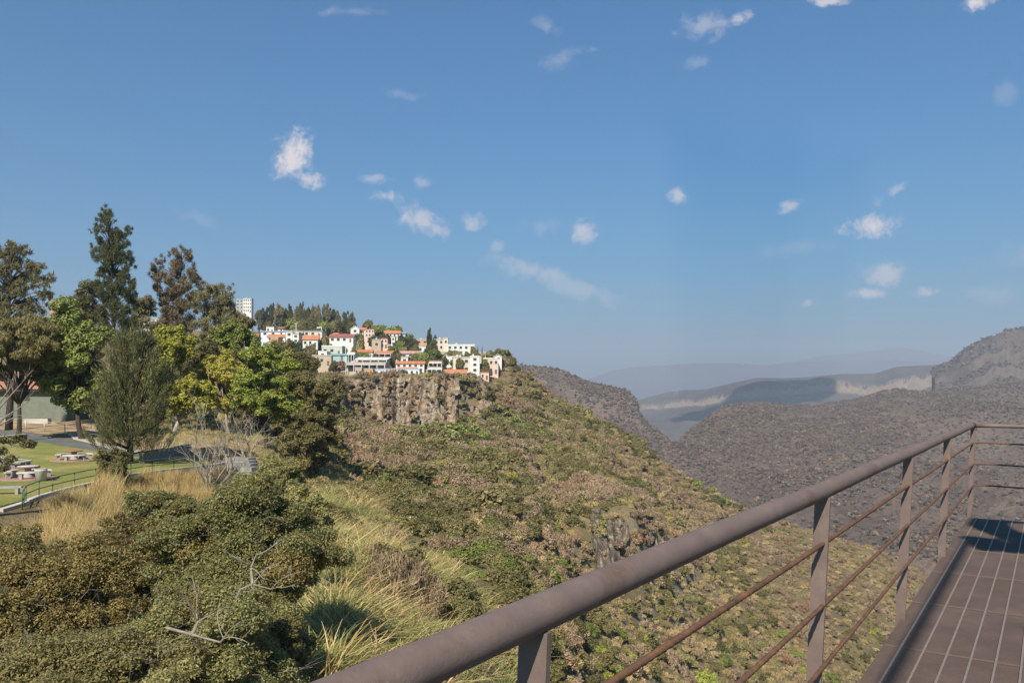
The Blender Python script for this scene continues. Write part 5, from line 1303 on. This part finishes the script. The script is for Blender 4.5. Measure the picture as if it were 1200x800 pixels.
for a in [
 (426,388,411,7,440,'cyp','dark','dark slim cypress in the middle of the village'),
 (380,391,407,20,440,'round','olive','round tree left of the long white house with four windows'),
 (350,399,413,20,420,'round','dark','dark tree below the narrow white houses'),
 (362,401,415,18,418,'round','scrubg','grey-green tree below the orange-gabled house'),
 (368,402,417,14,410,'round','olive','small tree left of the pale green house'),
 (332,398,412,16,425,'round','olive','tree between the orange wall and the narrow white houses'),
 (432,374,392,18,520,'round','olive','light olive tree on the hill right of the white gable'),
 (443,378,394,20,520,'round','green','round dark tree on the skyline left of the hilltop villa'),
 (463,379,398,26,495,'round','green','broad rounded tree behind the hilltop villa'),
 (480,390,404,18,470,'round','olive','low round tree right of the hilltop villa'),
 (452,391,408,22,468,'round','dark','dark tree under the hilltop villa'),
 (470,393,412,20,455,'round','dark','larger dark tree in front of the slim white tower'),
 (484,397,413,16,450,'round','dark','dark tree left of the orange-walled house'),
 (503,387.5,414,10,450,'casu','dark','tall dark tree that stands up on the village skyline'),
 (509,395,414,10,446,'casu','dark','shorter dark tree beside the tall skyline tree'),
 (512,407,422,24,430,'round','green','wide green tree mass under the cream skyline block'),
 (462,415,429,14,396,'round','dark','dark tree between the arcade and the orange restaurant'),
 (487,414,424,18,415,'round','olive','bushy tree between the pink roof and the restaurant'),
 (535,408,418,10,425,'round','green','small palm-like tree before the large white villa'),
 (546,412,421,14,418,'round','olive','yellow-green tree in front of the large white villa'),
 (553,403,416,5,436,'cyp','dark','thin cypress at the right end of the large white villa'),
 (560,405.5,420,6,428,'cyp','dark','left one of a pair of small pointed cypresses'),
 (565,405.5,420,6,427,'cyp','dark','right one of a pair of small pointed cypresses'),
 (574,411,424,16,425,'round','scrubg','grey-green tree behind the pink and white house'),
 (584,407.5,420,13,430,'round','olive','first round tree at the end of the ridge'),
 (591,408,421,14,430,'round','green','last dark green tree where the ridge falls away'),
 (599,417,432,16,425,'round','olive','olive tree on the slope below the end of the ridge'),
 (570,430,446,14,396,'round','olive','tree in front of the pink and white house'),
 (519,428,438,12,398,'round','dark','shrubby tree between the chapel and the cliff edge'),
 (398,421,432,22,386,'round','scrubb','brownish round tree on the bank below the teal shed'),
 (390,423,432,10,383,'round','dark','dark small tree left of the brownish one on the bank'),
 (440,434,442,8,366,'round','olive','small green tree by the terracotta hut'),
 (480,398,408,10,462,'casu','dark','narrow dark tree behind the village centre'),
 (418,390,400,12,470,'round','dark','dark tree right of the house with four windows'),
 (438,393,404,16,478,'round','dark','dark green tree around the pink hill house'),
 (520,434,456,18,366,'round','dark','dark tree overhanging the cliff by the orange roof house'),
 (498,436,452,18,366,'round','scrubb','brown tree on the cliff top below the restaurant'),
 (478,439,452,16,362,'round','scrubg','grey-green tree on the cliff top left of the brown one'),
 (556,436,462,20,375,'round','scrubb','wide brown tree on the cliff top at the right'),
 (536,443,458,16,372,'round','scrubg','grey tree below the low orange-roofed house'),
 (452,443,462,20,352,'round','olive','large olive tree hanging on the cliff face at the left'),
 (436,440,456,18,352,'round','olive','olive tree at the left top of the cliff'),
 (420,442,452,16,350,'round','scrubg','small grey-green tree on the left cliff edge')]: vtree(*a)

for px, py in gapspots(34):
    Y = np.interp(py, [388, 400, 415, 430, 440], [515, 457, 420, 393, 375])+4
    vtree(px, py-random.uniform(6, 11), py+1.5, random.uniform(8, 15), Y, 'round', random.choice(('olive', 'dark', 'scrubg', 'green')), 'round garden tree standing among the village houses', 'round garden trees among the village houses')
# ------------------------------------------------------------------ sky, air, sun, camera
w = bpy.data.worlds.new('World'); SC.world = w; w.use_nodes = True; t = w.node_tree; t.nodes.clear()
class WT(NT):
    def __init__(s, t): s.t = t
nt = WT(t)
sky = nt.n('ShaderNodeTexSky', sky_type='NISHITA', sun_disc=False, sun_elevation=R(SUN_EL), sun_rotation=R(SUN_AZ+180), altitude=1000, air_density=1.5, dust_density=4.0, ozone_density=8.0)
g = nt.n('ShaderNodeTexCoord').outputs['Generated']; sp = nt.n('ShaderNodeSeparateXYZ'); nt.l(g, sp.inputs[0])
yc = math_(nt, 'MAXIMUM', sp.outputs[1], .05)
uu = math_(nt, 'DIVIDE', sp.outputs[0], yc); vv = math_(nt, 'DIVIDE', sp.outputs[2], yc)
cmb = nt.n('ShaderNodeCombineXYZ'); nt.l(uu, cmb.inputs[0]); nt.l(vv, cmb.inputs[1])
n1 = noise(nt, 24, 8, .66, cmb.outputs[0], .5); n2 = noise(nt, 75, 7, .72, cmb.outputs[0], .4)
nn = math_(nt, 'ADD', math_(nt, 'MULTIPLY', math_(nt, 'SUBTRACT', n1, .5), 3.6), math_(nt, 'MULTIPLY', math_(nt, 'SUBTRACT', n2, .5), 2.4))
CL = [  # px, py, half width, half height, tilt, density
 (342,184,30,24,-35,.95),(360,211,17,11,15,.8),(438,210,18,6,0,.38),(452,231,24,9,5,.62),(496,259,40,15,22,.62),(553,263,14,14,20,.55),(494,213,10,7,0,.3),(583,289,9,8,0,.3),
 (685,273,16,15,-15,.62),(622,318,48,14,15,.42),(675,338,60,13,14,.34),(638,265,26,12,0,.2),(795,229,11,9,-25,.6),(927,241,15,7,-25,.6),(1022,266,32,15,-8,.9),(1037,320,24,17,10,.62),(1015,344,28,7,3,.75),(1084,343,18,7,0,.6),
 (946,355,9,5,-5,.6),(1048,224,16,7,-30,.42),(1030,236,9,6,-35,.32),(830,30,34,17,-10,.34),(867,22,16,10,-5,.62),(972,2,22,6,0,.7),(1148,2,24,11,-15,.85),(660,68,36,12,-20,.22),(640,30,24,10,20,.2),(410,14,34,7,0,.2),(470,110,26,8,15,.16),(230,255,26,8,20,.14),(1160,345,30,14,0,.2),(935,290,60,12,-8,.13),(815,75,18,8,-20,.18),(1180,110,22,14,-35,.14),(1205,300,40,14,-5,.14)]
tot = None
for x, y, rx, ry, a, d in CL:
    u0, v0 = (x-CX)/F, (HOR-y)/F; ca_, sa = math.cos(R(-a)), math.sin(R(-a)); rx, ry = rx*1.5/F, ry*1.5/F
    du = math_(nt, 'SUBTRACT', uu, u0); dv = math_(nt, 'SUBTRACT', vv, v0)
    a1 = math_(nt, 'MULTIPLY_ADD', dv, sa/rx, math_(nt, 'MULTIPLY', du, ca_/rx)); b1 = math_(nt, 'MULTIPLY_ADD', du, -sa/ry, math_(nt, 'MULTIPLY', dv, ca_/ry))
    r2 = math_(nt, 'MULTIPLY_ADD', a1, a1, math_(nt, 'MULTIPLY', b1, b1))
    e = math_(nt, 'ADD', math_(nt, 'SUBTRACT', .80, math_(nt, 'SQRT', r2)), math_(nt, 'MULTIPLY', nn, .62))
    mr = nt.n('ShaderNodeMapRange', interpolation_type='SMOOTHSTEP'); nt.l(e, mr.inputs[0]); mr.inputs[1].default_value = 0; mr.inputs[2].default_value = .85; mr.inputs[4].default_value = d
    tot = mr.outputs[0] if tot is None else math_(nt, 'MAXIMUM', tot, mr.outputs[0])
front_ = math_(nt, 'GREATER_THAN', sp.outputs[1], .06)
tot = math_(nt, 'MULTIPLY', tot, front_)
CLOUDC = (8.2, 7.4, 7.3)
blue = mixc(nt, 1.0, sky.outputs[0], (.16,.73,.96), 'MULTIPLY')
col_ = mixc(nt, tot, blue, CLOUDC)
bg = nt.n('ShaderNodeBackground'); nt.l(col_, bg.inputs[0]); bg.inputs[1].default_value = .065
ow = nt.n('ShaderNodeOutputWorld'); nt.l(bg.outputs[0], ow.inputs[0])

m = bpy.data.materials.new('haze_air'); m.use_nodes = True; t = m.node_tree; t.nodes.clear(); nt = WT(t)
pv = nt.n('ShaderNodeVolumePrincipled'); pv.inputs['Color'].default_value = (.63, .71, .85, 1); pv.inputs['Density'].default_value = 1.3e-4; pv.inputs['Anisotropy'].default_value = .05
o_ = nt.n('ShaderNodeOutputMaterial'); nt.l(pv.outputs[0], o_.inputs['Volume'])
mb = MB(); mb.box((0, 7750, 245), (35000, 19000, 1400)); hz_ = mb.build('haze', m); tag(hz_, 'thin pale blue haze filling the canyon', kind='stuff')

sd = bpy.data.lights.new('sun', 'SUN'); sd.energy = 5.0; sd.angle = R(.53); sd.color = (1, .90, .77)
so = bpy.data.objects.new('sun', sd); C.objects.link(so)
d = Vector((math.sin(R(SUN_AZ))*math.cos(R(SUN_EL)), math.cos(R(SUN_AZ))*math.cos(R(SUN_EL)), -math.sin(R(SUN_EL))))
so.rotation_euler = d.to_track_quat('-Z', 'Y').to_euler()
cd = bpy.data.cameras.new('camera'); cam = bpy.data.objects.new('camera', cd); C.objects.link(cam); SC.camera = cam
cam.location = (0, 0, EYE); cam.rotation_euler = (R(90), 0, 0); cd.sensor_width = 36; cd.lens = 36*F/1200
cd.shift_y = (HOR-400)/1200; cd.clip_start = .05; cd.clip_end = 60000
vs = SC.view_settings; SC.display_settings.display_device = 'sRGB'
vs.view_transform = 'Standard'; vs.look = 'None'; vs.gamma = 1; vs.use_curve_mapping = False; vs.exposure = .80
SC.cycles.max_bounces = 6; SC.cycles.diffuse_bounces = 3; SC.cycles.glossy_bounces = 2; SC.cycles.transmission_bounces = 3; SC.cycles.volume_bounces = 0
SC.cycles.use_denoising = True
try: SC.cycles.denoiser = 'OPENIMAGEDENOISE'
except Exception: pass
